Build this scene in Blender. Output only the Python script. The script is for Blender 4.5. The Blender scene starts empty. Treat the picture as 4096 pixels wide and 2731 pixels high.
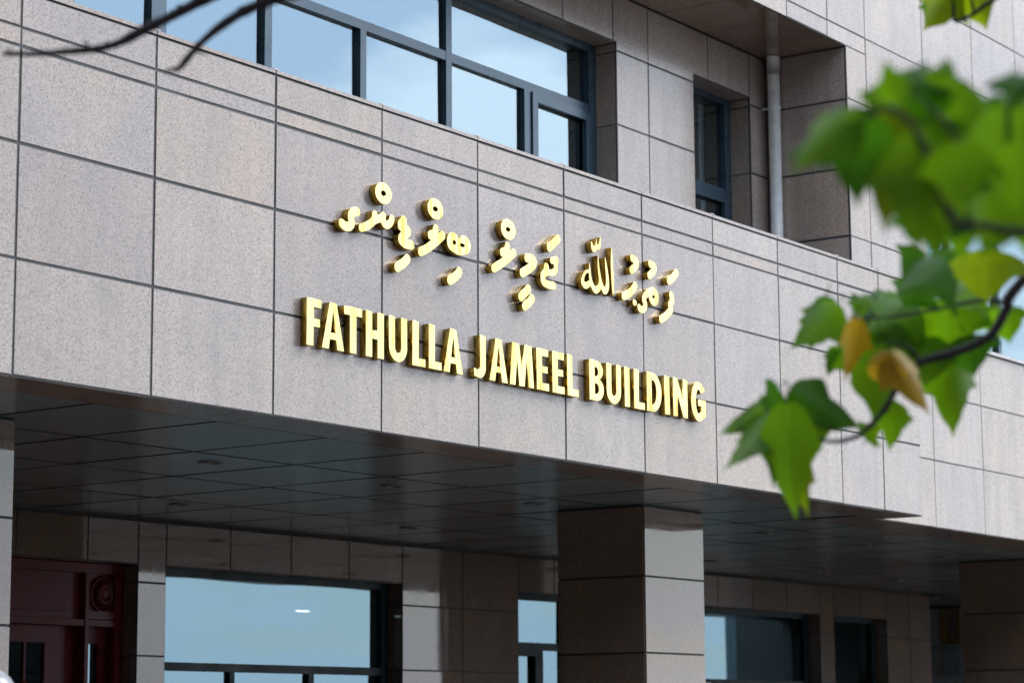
import bpy, bmesh, math, random
import numpy as np
from mathutils import Vector, Matrix

random.seed(7)
SC = bpy.context.scene
COL = SC.collection
Z0 = 3.37                      # height of the canopy soffit above the forecourt

# ------------------------------------------------------------------ camera
cam_data = bpy.data.cameras.new('camera')
cam = bpy.data.objects.new('camera', cam_data)
COL.objects.link(cam)
_r = Vector((0.57280248, -0.81966868, -0.00636989))
_u = Vector((-0.12537139, -0.09528663, 0.9875234))
_f = Vector((0.81004897, 0.56485725, 0.15734342))
_m = Matrix((( _r.x, _u.x, -_f.x), (_r.y, _u.y, -_f.y), (_r.z, _u.z, -_f.z))).to_4x4()
_m.translation = Vector((-8.46831719, -8.95696652, 1.603))
cam.matrix_world = _m
cam_data.lens = 85.613
cam_data.sensor_width = 36
cam_data.sensor_fit = 'HORIZONTAL'
cam_data.clip_start = 0.1
cam_data.clip_end = 2000
cam_data.dof.use_dof = True
cam_data.dof.focus_distance = 15.2
cam_data.dof.aperture_fstop = 2.8
SC.camera = cam

# ------------------------------------------------------------------ sky, sun, exposure
SUN_DIR = Vector((0.64, -0.46, 0.62)).normalized()
world = bpy.data.worlds.new('World')
SC.world = world
world.use_nodes = True
wt = world.node_tree
wt.nodes.clear()
wo = wt.nodes.new('ShaderNodeOutputWorld')
bg = wt.nodes.new('ShaderNodeBackground')
sky = wt.nodes.new('ShaderNodeTexSky')
sky.sky_type = 'NISHITA'
sky.sun_disc = False
sky.sun_elevation = math.asin(SUN_DIR.z)
sky.sun_rotation = math.atan2(SUN_DIR.x, SUN_DIR.y)
sky.dust_density = 0.3
tc = wt.nodes.new('ShaderNodeTexCoord')
sepx = wt.nodes.new('ShaderNodeSeparateXYZ')
wt.links.new(tc.outputs['Generated'], sepx.inputs[0])
addz = wt.nodes.new('ShaderNodeMath'); addz.operation = 'ADD'; addz.inputs[1].default_value = 0.22
wt.links.new(sepx.outputs['Z'], addz.inputs[0])
mx = wt.nodes.new('ShaderNodeMath'); mx.operation = 'MAXIMUM'; mx.inputs[1].default_value = 0.08
wt.links.new(addz.outputs[0], mx.inputs[0])
dx = wt.nodes.new('ShaderNodeMath'); dx.operation = 'DIVIDE'
dy = wt.nodes.new('ShaderNodeMath'); dy.operation = 'DIVIDE'
wt.links.new(sepx.outputs['X'], dx.inputs[0]); wt.links.new(mx.outputs[0], dx.inputs[1])
wt.links.new(sepx.outputs['Y'], dy.inputs[0]); wt.links.new(mx.outputs[0], dy.inputs[1])
cmb = wt.nodes.new('ShaderNodeCombineXYZ')
wt.links.new(dx.outputs[0], cmb.inputs[0]); wt.links.new(dy.outputs[0], cmb.inputs[1])
cn = wt.nodes.new('ShaderNodeTexNoise')
cn.inputs['Scale'].default_value = 3.2; cn.inputs['Detail'].default_value = 6; cn.inputs['Roughness'].default_value = 0.5
wt.links.new(cmb.outputs[0], cn.inputs['Vector'])
cr = wt.nodes.new('ShaderNodeValToRGB')
cr.color_ramp.elements[0].position = 0.43; cr.color_ramp.elements[0].color = (0.25, 0.25, 0.25, 1)
cr.color_ramp.elements[1].position = 0.58; cr.color_ramp.elements[1].color = (1, 1, 1, 1)
wt.links.new(cn.outputs['Fac'], cr.inputs[0])
cmix = wt.nodes.new('ShaderNodeMix'); cmix.data_type = 'RGBA'
hz = wt.nodes.new('ShaderNodeMapRange'); hz.inputs[1].default_value = 0.02; hz.inputs[2].default_value = 0.13; hz.inputs[3].default_value = 1.0; hz.inputs[4].default_value = 0.0
wt.links.new(sepx.outputs['Z'], hz.inputs[0])
hm = wt.nodes.new('ShaderNodeMath'); hm.operation = 'MULTIPLY_ADD'; hm.inputs[1].default_value = 0.55; hm.use_clamp = True
wt.links.new(hz.outputs[0], hm.inputs[0]); wt.links.new(cr.outputs[0], hm.inputs[2])
wt.links.new(hm.outputs[0], cmix.inputs[0])
wt.links.new(sky.outputs[0], cmix.inputs[6])
cmix.inputs[7].default_value = (11.2, 12.0, 13.2, 1)          # bright cloud, in the same units as the sky
og = wt.nodes.new('ShaderNodeMapRange'); og.inputs[1].default_value = 0.0; og.inputs[2].default_value = 1.0; og.inputs[3].default_value = 0.80; og.inputs[4].default_value = 1.25
wt.links.new(sepx.outputs['Z'], og.inputs[0])
ov = wt.nodes.new('ShaderNodeVectorMath'); ov.operation = 'SCALE'
wt.links.new(cmix.outputs[2], ov.inputs[0]); wt.links.new(og.outputs[0], ov.inputs['Scale'])
wt.links.new(ov.outputs[0], bg.inputs['Color'])
bg.inputs['Strength'].default_value = 0.125
wt.links.new(bg.outputs[0], wo.inputs[0])

sun_data = bpy.data.lights.new('sun', 'SUN')
sun_data.energy = 1.7
sun_data.angle = math.radians(32)
sun_data.color = (1.0, 0.975, 0.95)
sun = bpy.data.objects.new('sun', sun_data)
COL.objects.link(sun)
sun.rotation_euler = SUN_DIR.to_track_quat('Z', 'Y').to_euler()
sun.location = (0, -10, 20)

SC.view_settings.view_transform = 'Standard'
SC.view_settings.look = 'None'
SC.view_settings.exposure = 0.80
SC.view_settings.gamma = 1.0
SC.view_settings.use_curve_mapping = False
SC.render.engine = 'CYCLES'
SC.cycles.caustics_reflective = False
SC.cycles.caustics_refractive = False

# ------------------------------------------------------------------ materials
MATS = {}
def new_mat(name):
    m = bpy.data.materials.new(name); m.use_nodes = True
    nt = m.node_tree; nt.nodes.clear()
    out = nt.nodes.new('ShaderNodeOutputMaterial')
    MATS[name] = m
    return m, nt, out
def N(nt, kind, **kw):
    n = nt.nodes.new(kind)
    for k, v in kw.items():
        if hasattr(n, k) and not k[0].isupper(): setattr(n, k, v)
        else: n.inputs[k.replace('_', ' ')].default_value = v
    return n
def ramp(nt, src, stops):
    r = nt.nodes.new('ShaderNodeValToRGB')
    el = r.color_ramp.elements
    while len(el) < len(stops): el.new(0.5)
    for e, (p, c) in zip(el, stops):
        e.position = p; e.color = (c, c, c, 1) if isinstance(c, (int, float)) else (*c, 1)
    nt.links.new(src, r.inputs[0])
    return r.outputs[0]
def mixc(nt, fac, a, b, mode='MIX'):
    n = nt.nodes.new('ShaderNodeMix'); n.data_type = 'RGBA'; n.blend_type = mode
    for i, v in ((0, fac), (6, a), (7, b)):
        if hasattr(v, 'is_output'): nt.links.new(v, n.inputs[i])
        elif i == 0: n.inputs[0].default_value = v
        else: n.inputs[i].default_value = (*v, 1)
    return n.outputs[2]
def simple(name, col, rough=0.5, metal=0.0, spec=0.5, bump=0.0, bscale=40, var=0.12, vscale=6.0):
    m, nt, out = new_mat(name)
    p = N(nt, 'ShaderNodeBsdfPrincipled', Roughness=rough, Metallic=metal)
    p.inputs['Specular IOR Level'].default_value = spec
    g = nt.nodes.new('ShaderNodeNewGeometry')
    n = N(nt, 'ShaderNodeTexNoise', Scale=vscale, Detail=4.0)
    nt.links.new(g.outputs['Position'], n.inputs['Vector'])
    lo = tuple(c*(1-var) for c in col); hi = tuple(min(1, c*(1+var)) for c in col)
    nt.links.new(ramp(nt, n.outputs['Fac'], [(0.3, lo), (0.7, hi)]), p.inputs['Base Color'])
    nt.links.new(ramp(nt, n.outputs['Fac'], [(0.3, rough*0.85), (0.7, min(1, rough*1.2))]), p.inputs['Roughness'])
    if bump:
        b = N(nt, 'ShaderNodeBump', Strength=bump, Distance=0.01)
        nb = N(nt, 'ShaderNodeTexNoise', Scale=bscale, Detail=5.0)
        nt.links.new(g.outputs['Position'], nb.inputs['Vector'])
        nt.links.new(nb.outputs['Fac'], b.inputs['Height']); nt.links.new(b.outputs[0], p.inputs['Normal'])
    nt.links.new(p.outputs[0], out.inputs[0])
    return m

def granite(name, tint=(1, 1, 1), rough=0.10, streak=0.0, spec=0.8):
    m, nt, out = new_mat(name)
    p = N(nt, 'ShaderNodeBsdfPrincipled', Roughness=rough)
    p.inputs['Specular IOR Level'].default_value = spec
    g = nt.nodes.new('ShaderNodeNewGeometry')
    oi = nt.nodes.new('ShaderNodeObjectInfo')
    # every slab is cut from another place of the block
    off = nt.nodes.new('ShaderNodeVectorMath'); off.operation = 'ADD'
    cx = nt.nodes.new('ShaderNodeCombineXYZ')
    mul = N(nt, 'ShaderNodeMath', operation='MULTIPLY'); mul.inputs[1].default_value = 37.0
    nt.links.new(oi.outputs['Random'], mul.inputs[0]); nt.links.new(mul.outputs[0], cx.inputs[0]); nt.links.new(mul.outputs[0], cx.inputs[2])
    nt.links.new(g.outputs['Position'], off.inputs[0]); nt.links.new(cx.outputs[0], off.inputs[1])
    P = off.outputs[0]
    v = N(nt, 'ShaderNodeTexVoronoi', Scale=170.0); nt.links.new(P, v.inputs['Vector'])
    sp = nt.nodes.new('ShaderNodeSeparateColor'); nt.links.new(v.outputs['Color'], sp.inputs[0])
    grain = ramp(nt, sp.outputs[0], [(0.0, (0.24, 0.215, 0.205)), (0.14, (0.38, 0.340, 0.325)), (0.26, (0.515, 0.47, 0.452)), (0.62, (0.575, 0.53, 0.512)), (1.0, (0.69, 0.635, 0.61))])
    v2 = N(nt, 'ShaderNodeTexVoronoi', Scale=330.0); nt.links.new(P, v2.inputs['Vector'])
    sp2 = nt.nodes.new('ShaderNodeSeparateColor'); nt.links.new(v2.outputs['Color'], sp2.inputs[0])
    fine = ramp(nt, sp2.outputs[1], [(0.0, 0.62), (0.2, 0.93), (1.0, 1.1)])
    c = mixc(nt, 0.8, grain, fine, 'MULTIPLY')
    n = N(nt, 'ShaderNodeTexNoise', Scale=2.2, Detail=5.0); nt.links.new(P, n.inputs['Vector'])
    c = mixc(nt, 1.0, c, ramp(nt, n.outputs['Fac'], [(0.25, (0.86, 0.86, 0.87)), (0.75, (1.10, 1.08, 1.06))]), 'MULTIPLY')
    hue = ramp(nt, oi.outputs['Random'], [(0.0, (0.88, 0.85, 0.85)), (0.25, (1.03, 1.005, 0.995)), (0.5, (1.03, 0.965, 0.88)), (0.75, (0.94, 0.925, 0.93)), (1.0, (1.10, 1.07, 1.04))])
    c = mixc(nt, 1.0, c, hue, 'MULTIPLY')
    c = mixc(nt, 1.0, c, (0.755*tint[0], 0.735*tint[1], 0.715*tint[2]), 'MULTIPLY')
    ny = N(nt, 'ShaderNodeTexNoise', Scale=1.1, Detail=7.0, Roughness=0.62); nt.links.new(P, ny.inputs['Vector'])
    c = mixc(nt, ramp(nt, ny.outputs['Fac'], [(0.50, 0.0), (0.72, 0.55)]), c, mixc(nt, 1.0, c, (0.98, 0.90, 0.74), 'MULTIPLY'))
    # faint run-off stains
    mp = nt.nodes.new('ShaderNodeMapping'); mp.inputs['Scale'].default_value = (9.0, 9.0, 0.9)
    nt.links.new(P, mp.inputs['Vector'])
    ns = N(nt, 'ShaderNodeTexNoise', Scale=1.0, Detail=6.0); nt.links.new(mp.outputs[0], ns.inputs['Vector'])
    st = ramp(nt, ns.outputs['Fac'], [(0.42, 0.0), (0.68, 1.0)])
    stw = N(nt, 'ShaderNodeMath', operation='MULTIPLY'); nt.links.new(st, stw.inputs[0]); stw.inputs[1].default_value = 0.26 + streak
    c = mixc(nt, stw.outputs[0], c, (0.20, 0.18, 0.165))
    nt.links.new(c, p.inputs['Base Color'])
    rr = N(nt, 'ShaderNodeMath', operation='MULTIPLY_ADD'); nt.links.new(st, rr.inputs[0]); rr.inputs[1].default_value = 0.06 + streak; rr.inputs[2].default_value = rough
    nt.links.new(rr.outputs[0], p.inputs['Roughness'])
    b = N(nt, 'ShaderNodeBump', Strength=0.03, Distance=0.004)
    nb = N(nt, 'ShaderNodeTexNoise', Scale=3.0, Detail=2.0); nt.links.new(P, nb.inputs['Vector'])
    nt.links.new(nb.outputs['Fac'], b.inputs['Height']); nt.links.new(b.outputs[0], p.inputs['Normal'])
    nt.links.new(p.outputs[0], out.inputs[0])
    return m
GRANITE = granite('granite', rough=0.15)
GRANITE_POL_SHADE = granite('granite_polished_shaded', tint=(0.56, 0.49, 0.43), rough=0.02, streak=0.0, spec=0.95)  # polished stone, its tint also darkened to stand in for shade
SEALANT = simple('joint_sealant', (0.030, 0.037, 0.046), 0.6)
CEIL = simple('ceiling_metal', (0.30, 0.36, 0.385), 0.20, metal=0.0, spec=0.35, var=0.06, vscale=1.5)
FRAME = simple('window_frame_paint', (0.045, 0.088, 0.128), 0.30, metal=0.25)
FRAME_SHADE = simple('shaded_frame_paint', (0.016, 0.036, 0.048), 0.45, spec=0.3)  # same frame paint, darkened to stand in for the canopy's shade
PALEWALL = simple('lightened_wall', (0.42, 0.50, 0.58), 0.4)  # wing wall coloured paler in place of light in the passage
CAPM = simple('metal_coping', (0.55, 0.53, 0.53), 0.4)
PIPE = simple('grey_white_plastic', (0.80, 0.86, 0.92), 0.35, vscale=9)
WOOD = simple('mahogany', (0.13, 0.014, 0.022), 0.35, spec=0.25, vscale=12, var=0.3)
LOUV = simple('ochre_metal', (0.30, 0.22, 0.05), 0.45)
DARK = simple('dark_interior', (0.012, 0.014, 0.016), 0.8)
BLIND = simple('white_blind_fabric', (0.62, 0.66, 0.66), 0.7, var=0.05)
CONC = simple('concrete', (0.22, 0.22, 0.21), 0.8, bump=0.2)
GROUND = simple('asphalt', (0.098, 0.084, 0.072), 0.85, bump=0.4, bscale=60, var=0.25, vscale=0.8)
BLOCKW = simple('grey_render', (0.16, 0.155, 0.15), 0.85, bump=0.2)
BLOCKB = simple('unseen_block_blue_grey', (0.24, 0.29, 0.31), 0.8, bump=0.2)
BARK = simple('bark', (0.022, 0.018, 0.024), 0.85, bump=0.5, bscale=90)
GLOBE = simple('frosted_globe', (0.26, 0.27, 0.30), 0.25)
POST = simple('lamp_post_paint', (0.06, 0.06, 0.065), 0.4)
LAMPRING = simple('downlight_ring', (0.20, 0.21, 0.215), 0.3, metal=0.5)
BLUEPANEL = simple('blue_grey_panel', (0.26, 0.36, 0.44), 0.3)

def glass_mat(name, tint):
    m, nt, out = new_mat(name)
    g = nt.nodes.new('ShaderNodeNewGeometry')
    n = N(nt, 'ShaderNodeTexNoise', Scale=0.9, Detail=1.0); nt.links.new(g.outputs['Position'], n.inputs['Vector'])
    b = N(nt, 'ShaderNodeBump', Strength=0.10, Distance=0.02); nt.links.new(n.outputs['Fac'], b.inputs['Height'])
    gl = N(nt, 'ShaderNodeBsdfGlossy', Roughness=0.006); gl.inputs['Color'].default_value = (*tint, 1)
    nt.links.new(b.outputs[0], gl.inputs['Normal'])
    tr = nt.nodes.new('ShaderNodeBsdfTransparent'); tr.inputs['Color'].default_value = (0.80, 0.95, 0.96, 1)
    mx = nt.nodes.new('ShaderNodeMixShader')
    mx.inputs[0].default_value = 0.63; nt.links.new(tr.outputs[0], mx.inputs[1]); nt.links.new(gl.outputs[0], mx.inputs[2])
    nt.links.new(mx.outputs[0], out.inputs[0])
    return m
GLASS = glass_mat('reflective_glass', (0.38, 0.465, 0.515))
GLASS_DIM = glass_mat('dimmed_glass', (0.185, 0.275, 0.325))  # same glass, tint darkened to imitate a dimmer sky reflection

def gold_mat(name, ca, cb, ra):
    m, nt, out = new_mat(name)
    p = N(nt, 'ShaderNodeBsdfPrincipled', Roughness=0.14, Metallic=1.0)
    g = nt.nodes.new('ShaderNodeNewGeometry')
    mp = nt.nodes.new('ShaderNodeMapping'); mp.inputs['Scale'].default_value = (26.0, 26.0, 2.5)
    nt.links.new(g.outputs['Position'], mp.inputs['Vector'])
    n = N(nt, 'ShaderNodeTexNoise', Scale=1.0, Detail=5.0); nt.links.new(mp.outputs[0], n.inputs['Vector'])
    c = ramp(nt, n.outputs['Fac'], [(0.50, ca), (0.70, cb)])
    nt.links.new(c, p.inputs['Base Color'])
    nt.links.new(ramp(nt, n.outputs['Fac'], [(0.5, ra), (0.75, ra+0.2)]), p.inputs['Roughness'])
    nt.links.new(p.outputs[0], out.inputs[0])
    return m
GOLD = gold_mat('polished_brass', (0.92, 0.755, 0.30), (0.60, 0.40, 0.09), 0.06)
GOLD_SIDE = gold_mat('shaded_brass', (0.44, 0.29, 0.055), (0.30, 0.19, 0.03), 0.24)  # letter sides darkened in colour to stand in for their shade

def leaf_mat(name, col, back):
    m, nt, out = new_mat(name)
    p = N(nt, 'ShaderNodeBsdfPrincipled', Roughness=0.42)
    p.inputs['Specular IOR Level'].default_value = 0.4
    g = nt.nodes.new('ShaderNodeNewGeometry')
    n = N(nt, 'ShaderNodeTexNoise', Scale=30.0, Detail=4.0); nt.links.new(g.outputs['Position'], n.inputs['Vector'])
    uv = nt.nodes.new('ShaderNodeUVMap')
    sx = nt.nodes.new('ShaderNodeSeparateXYZ'); nt.links.new(uv.outputs[0], sx.inputs[0])
    # midrib and side veins
    ab = N(nt, 'ShaderNodeMath', operation='SUBTRACT'); nt.links.new(sx.outputs[0], ab.inputs[0]); ab.inputs[1].default_value = 0.5
    ab2 = N(nt, 'ShaderNodeMath', operation='ABSOLUTE'); nt.links.new(ab.outputs[0], ab2.inputs[0])
    rib = ramp(nt, ab2.outputs[0], [(0.0, 1.0), (0.03, 0.0)])
    vv = N(nt, 'ShaderNodeMath', operation='MULTIPLY_ADD'); nt.links.new(ab2.outputs[0], vv.inputs[0]); vv.inputs[1].default_value = -0.9; nt.links.new(sx.outputs[1], vv.inputs[2])
    vf = N(nt, 'ShaderNodeMath', operation='MULTIPLY'); nt.links.new(vv.outputs[0], vf.inputs[0]); vf.inputs[1].default_value = 7.0
    vr = N(nt, 'ShaderNodeMath', operation='FRACT'); nt.links.new(vf.outputs[0], vr.inputs[0])
    lo = tuple(x*0.65 for x in col); hi = tuple(x*1.35 for x in col)
    c = ramp(nt, n.outputs['Fac'], [(0.3, lo), (0.7, hi)])
    c = mixc(nt, ramp(nt, vr.outputs[0], [(0.0, 0.6), (0.10, 0.0)]), c, tuple(min(1, x*1.5+0.01) for x in col))
    c = mixc(nt, rib, c, tuple(min(1, x*1.7+0.02) for x in col))
    nt.links.new(c, p.inputs['Base Color'])
    t = nt.nodes.new('ShaderNodeBsdfTranslucent'); t.inputs['Color'].default_value = (*back, 1)
    mx = nt.nodes.new('ShaderNodeMixShader'); mx.inputs[0].default_value = 0.45
    nt.links.new(p.outputs[0], mx.inputs[1]); nt.links.new(t.outputs[0], mx.inputs[2])
    nt.links.new(mx.outputs[0], out.inputs[0])
    return m
LEAFM = [leaf_mat('leaf_green', (0.060, 0.165, 0.003), (0.22, 0.46, 0.004)),
         leaf_mat('leaf_dark_green', (0.026, 0.095, 0.005), (0.07, 0.23, 0.004)),
         leaf_mat('leaf_yellow', (0.36, 0.22, 0.015), (0.50, 0.32, 0.01)),
         leaf_mat('leaf_yellow_green', (0.11, 0.185, 0.003), (0.33, 0.46, 0.004))]

# ------------------------------------------------------------------ object helpers
def empty(name, loc, label=None, cat=None, group=None):
    o = bpy.data.objects.new(name, None); COL.objects.link(o)
    o.location = loc; o.empty_display_size = 0.3
    if label: o['label'] = label
    if cat: o['category'] = cat
    if group: o['group'] = group
    return o
def wloc(o):
    v = Vector(o.location)
    while o.parent:
        o = o.parent; v = v + Vector(o.location)
    return v
def link(name, verts, faces, mat, parent=None, smooth=False, centre=True, uvs=None):
    """one mesh object; verts are world positions, the origin goes to their centre"""
    vs = [Vector(v) for v in verts]
    c = Vector((0, 0, 0))
    if centre:
        lo = Vector([min(v[i] for v in vs) for i in range(3)]); hi = Vector([max(v[i] for v in vs) for i in range(3)])
        c = (lo+hi)/2
    me = bpy.data.meshes.new(name)
    me.from_pydata([v-c for v in vs], [], faces)
    if smooth: me.polygons.foreach_set('use_smooth', [True]*len(me.polygons))
    if uvs:
        ul = me.uv_layers.new(name='UVMap')
        for lp in me.loops: ul.data[lp.index].uv = uvs[lp.vertex_index]
    me.materials.append(mat)
    o = bpy.data.objects.new(name, me); COL.objects.link(o)
    if parent:
        o.parent = parent; o.location = c - wloc(parent)
    else:
        o.location = c
    return o
def box_vf(x0, x1, y0, y1, z0, z1, base=0):
    v = [(x0, y0, z0), (x1, y0, z0), (x1, y1, z0), (x0, y1, z0), (x0, y0, z1), (x1, y0, z1), (x1, y1, z1), (x0, y1, z1)]
    f = [(0, 3, 2, 1), (4, 5, 6, 7), (0, 1, 5, 4), (1, 2, 6, 5), (2, 3, 7, 6), (3, 0, 4, 7)]
    return v, [tuple(i+base for i in q) for q in f]
def box(name, x0, x1, y0, y1, z0, z1, mat, parent=None):
    v, f = box_vf(x0, x1, y0, y1, z0, z1)
    return link(name, v, f, mat, parent)
def boxes(name, lst, mat, parent=None):
    V, F = [], []
    for b in lst:
        v, f = box_vf(*b, base=len(V)); V += v; F += f
    return link(name, V, F, mat, parent)
def mapper(kind, at):
    if kind == 'front': return lambda a, b, d: (a, at+d, b+Z0)       # faces -Y, a = x, b = z
    if kind == 'side':  return lambda a, b, d: (at+d, a, b+Z0)       # faces -X, a = y, b = z
    if kind == 'under': return lambda a, b, d: (a, b, at+d+Z0)       # faces down, a = x, b = y
    if kind == 'right': return lambda a, b, d: (at-d, a, b+Z0)       # faces +X
    if kind == 'back':  return lambda a, b, d: (a, at-d, b+Z0)       # faces +Y
def prism(poly, mp, d0, d1):
    n = len(poly)
    V = [mp(a, b, d0) for a, b in poly] + [mp(a, b, d1) for a, b in poly]
    F = [tuple(range(n)), tuple(range(2*n-1, n-1, -1))] + [(i, i+n, (i+1) % n+n, (i+1) % n) for i in range(n)]
    return V, F
def inset(poly, j):
    """shrink a rectilinear counter-clockwise outline by j"""
    n = len(poly); out = []
    for i in range(n):
        (ax, ay), (bx, by), (cx, cy) = poly[i-1], poly[i], poly[(i+1) % n]
        d1 = (np.sign(bx-ax), np.sign(by-ay)); d2 = (np.sign(cx-bx), np.sign(cy-by))
        n1 = (-d1[1], d1[0]); n2 = (-d2[1], d2[0])
        ox = n1[0] if n1[0] else n2[0]; oy = n1[1] if n1[1] else n2[1]
        out.append((bx+ox*j, by+oy*j))
    return out
def rect(a0, a1, b0, b1): return [(a0, b0), (a1, b0), (a1, b1), (a0, b1)]
def grid(As, Bs, skip=lambda a, b: False):
    return [rect(As[i], As[i+1], Bs[k], Bs[k+1]) for i in range(len(As)-1) for k in range(len(Bs)-1)
            if not skip((As[i]+As[i+1])/2, (Bs[k]+Bs[k+1])/2)]
def clad(name, kind, at, polys, parent, mat=None, joint=0.018, thick=0.03, back=0.12, recess=0.004, piece='stone_panel', tilt=0.0009):
    """a wall: one core mesh behind, and every slab a piece of its own with an open joint round it"""
    mat = mat or GRANITE
    mp = mapper(kind, at)
    V, F = [], []
    for p in polys:
        v, f = prism(p, mp, recess, back)
        F += [tuple(i+len(V) for i in q) for q in f]; V += v
    core = link(name, V, F, SEALANT, parent)
    fix_normals(core)
    for p in polys:
        v, f = prism(inset(p, joint/2+random.gauss(0, 0.0012)), mp, random.gauss(0, 0.0005), thick)
        o = link(piece, v, f, mat, core); fix_normals(o)
        o.rotation_euler = [random.gauss(0, tilt) for _ in range(3)]
    return core
def fix_normals(o):
    bm = bmesh.new(); bm.from_mesh(o.data); bmesh.ops.recalc_face_normals(bm, faces=bm.faces); bm.to_mesh(o.data); bm.free()
def tube(pts, radii, seg=10):
    V, F = [], []
    P = [Vector(p) for p in pts]
    up = Vector((0.13, 0.31, 0.94)).normalized()
    for i, p in enumerate(P):
        t = (P[min(i+1, len(P)-1)]-P[max(i-1, 0)]).normalized()
        a = t.cross(up)
        if a.length < 1e-3: a = t.cross(Vector((1, 0, 0)))
        a.normalize(); b = t.cross(a)
        for k in range(seg):
            th = 2*math.pi*k/seg
            V.append(p+(a*math.cos(th)+b*math.sin(th))*radii[i])
    for i in range(len(P)-1):
        for k in range(seg):
            F.append((i*seg+k, i*seg+(k+1) % seg, (i+1)*seg+(k+1) % seg, (i+1)*seg+k))
    F.append(tuple(range(seg))); F.append(tuple(range(len(V)-1, len(V)-seg-1, -1)))
    return V, F
def smooth_path(pts, k=6):
    """Catmull-Rom through (x, y, z, r)"""
    P = [np.array(p, float) for p in pts]; P = [2*P[0]-P[1]]+P+[2*P[-1]-P[-2]]
    out = []
    for i in range(1, len(P)-2):
        for s in range(k):
            t = s/k; a, b, c, d = P[i-1:i+3]
            out.append(0.5*((2*b)+(c-a)*t+(2*a-5*b+4*c-d)*t*t+(3*b-a-3*c+d)*t**3))
    out.append(P[-2])
    return out

# ------------------------------------------------------------------ ground
gv = [(-300, -300, 0), (300, -300, 0), (300, 300, 0), (-300, 300, 0)]
ground = link('ground', gv, [(0, 1, 2, 3)], GROUND, centre=False)
ground['kind'] = 'structure'

# ------------------------------------------------------------------ unseen blocks added to shade the building and show in its glass
def plain_block(x0, x1, y0, y1, h, face, label, mat=None):
    e = empty('unseen_block', ((x0+x1)/2, (y0+y1)/2, 0), label, 'building', 'added unseen blocks round the forecourt')
    box('unseen_block_wall', x0, x1, y0, y1, 0, h, mat or BLOCKW, e)
    box('unseen_block_roof', x0-0.3, x1+0.3, y0-0.3, y1+0.3, h, h+0.5, CONC, e)
    for k in range(int(h//3.4)):
        z = 1.0+3.4*k
        if face == '+y':
            x = x0+1.0
            while x < x1-2.0:
                box('window', x, x+1.6, y1-0.05, y1+0.02, z, z+1.7, DARK, e); x += 3.0  # window of an added unseen block
        elif face == '-x':
            y = y0+1.2
            while y < y1-2.0:
                box('window', x0-0.02, x0+0.05, y, y+1.2, z, z+1.5, BLUEPANEL, e); y += 2.6  # window of an added unseen block
        else:
            y = y0+1.0
            while y < y1-2.0:
                box('window', x1-0.05, x1+0.02, y, y+1.6, z, z+1.7, DARK, e); y += 3.0  # window of an added unseen block
plain_block(-34, 12, -40, -27, 17, '+y', 'added unseen grey block across the forecourt that shades the canopy')
plain_block(-34, -15, -21, 10, 17, '+x', 'added unseen grey block at right angles that shades the canopy front')
plain_block(42, 60, -9.5, 18, 13, '-x', 'added unseen blue grey block for the far ground windows to reflect', BLOCKB)

# ------------------------------------------------------------------ building
B = empty('office_building', (8.0, 3.0, 0.0),
          'granite clad office building with a signed canopy front, recessed windows and columns', 'building')

# canopy front (signed wall)
FX = [-4, -3, -2, -1, 0, 1, 2, 3, 4, 5, 6, 7, 8, 9, 9.74, 10.454]
FZ = [0.0, 0.598, 1.195, 1.704, 1.801, 1.992]
clad('canopy_front', 'front', 0.0, grid(FX, FZ), B, back=0.30)
cop = empty('coping', (3.2, 0.15, Z0+2.0)); cop.parent = B; cop.location = Vector((3.2, 0.15, Z0+2.0))-wloc(B)
for a, b in zip(FX[:-1], FX[1:]):
    box('coping_slab', a+0.004, b-0.004, -0.004, 0.32, Z0+1.998, Z0+2.020, GRANITE, cop)
    if a >= 0: box('coping_clip', b-0.022, b+0.022, -0.006, 0.06, Z0+2.0205, Z0+2.027, CAPM, cop)
clad('canopy_return', 'under', -0.003, grid(FX, [0.010, 0.412]), B, mat=GRANITE, joint=0.010)
clad('canopy_end', 'right', 10.457, grid([0.036, 0.42], FZ), B, thick=0.02, back=0.04)
box('canopy_roof', -4, 10.1, 0.30, 1.24, Z0+1.35, Z0+1.42, CONC, B)

# main wall to the right of the canopy, and above the recess
P1 = 0.42
PX = [11.62, 12.68, 13.75, 14.82, 15.9, 16.97, 18.04, 19.1, 20.2, 21.3, 22.4, 23.5, 24.6, 25.7, 26.8]
low = grid([10.46]+PX, [0.0, 0.607, 1.21]) + grid([10.46]+PX, [1.21, 1.72])
left_pier = grid([10.1, 10.48, 11.62], [1.72, 2.42, 3.03, 3.64])
UX = [11.65, 12.76, 13.81, 14.9, 15.97, 17.0, 18.1, 19.1, 20.2, 21.3, 22.4, 23.5, 24.6, 25.7, 26.8]
LX = [-4, -3.3, -2.56, -1.83, -1.1, -0.37, 0.36, 1.09, 1.82, 2.55, 3.28, 4.01, 4.74, 5.47, 6.2, 6.93, 7.58, 8.30, 9.03, 9.76, 10.48]
UZ = [4.26, 4.90, 5.51, 6.12, 6.73, 7.34]
upper = grid([10.48]+UX, [3.64]+UZ) + grid(LX, UZ) + grid(LX[:-1], [4.11, 4.26])
upper += [[(9.76, 4.11), (10.48, 4.11), (10.48, 4.26), (9.76, 4.26)]] + [rect(10.1, 10.48, 3.64, 4.11)]
right_pier = grid([20.2, 21.3, 22.4, 23.5, 24.6, 25.7, 26.8], [1.72, 2.42, 3.03, 3.64])
clad('main_wall', 'front', P1, low+left_pier+upper+right_pier, B, back=0.30, joint=0.013)
clad('main_wall_return', 'under', -0.003, grid([10.1, 10.56]+PX[:-1], [P1+0.010, 0.93]), B, joint=0.010)
box('sill_coping', 11.60, 20.24, P1-0.03, P1+0.30, Z0+1.722, Z0+1.752, CAPM, B)
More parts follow.
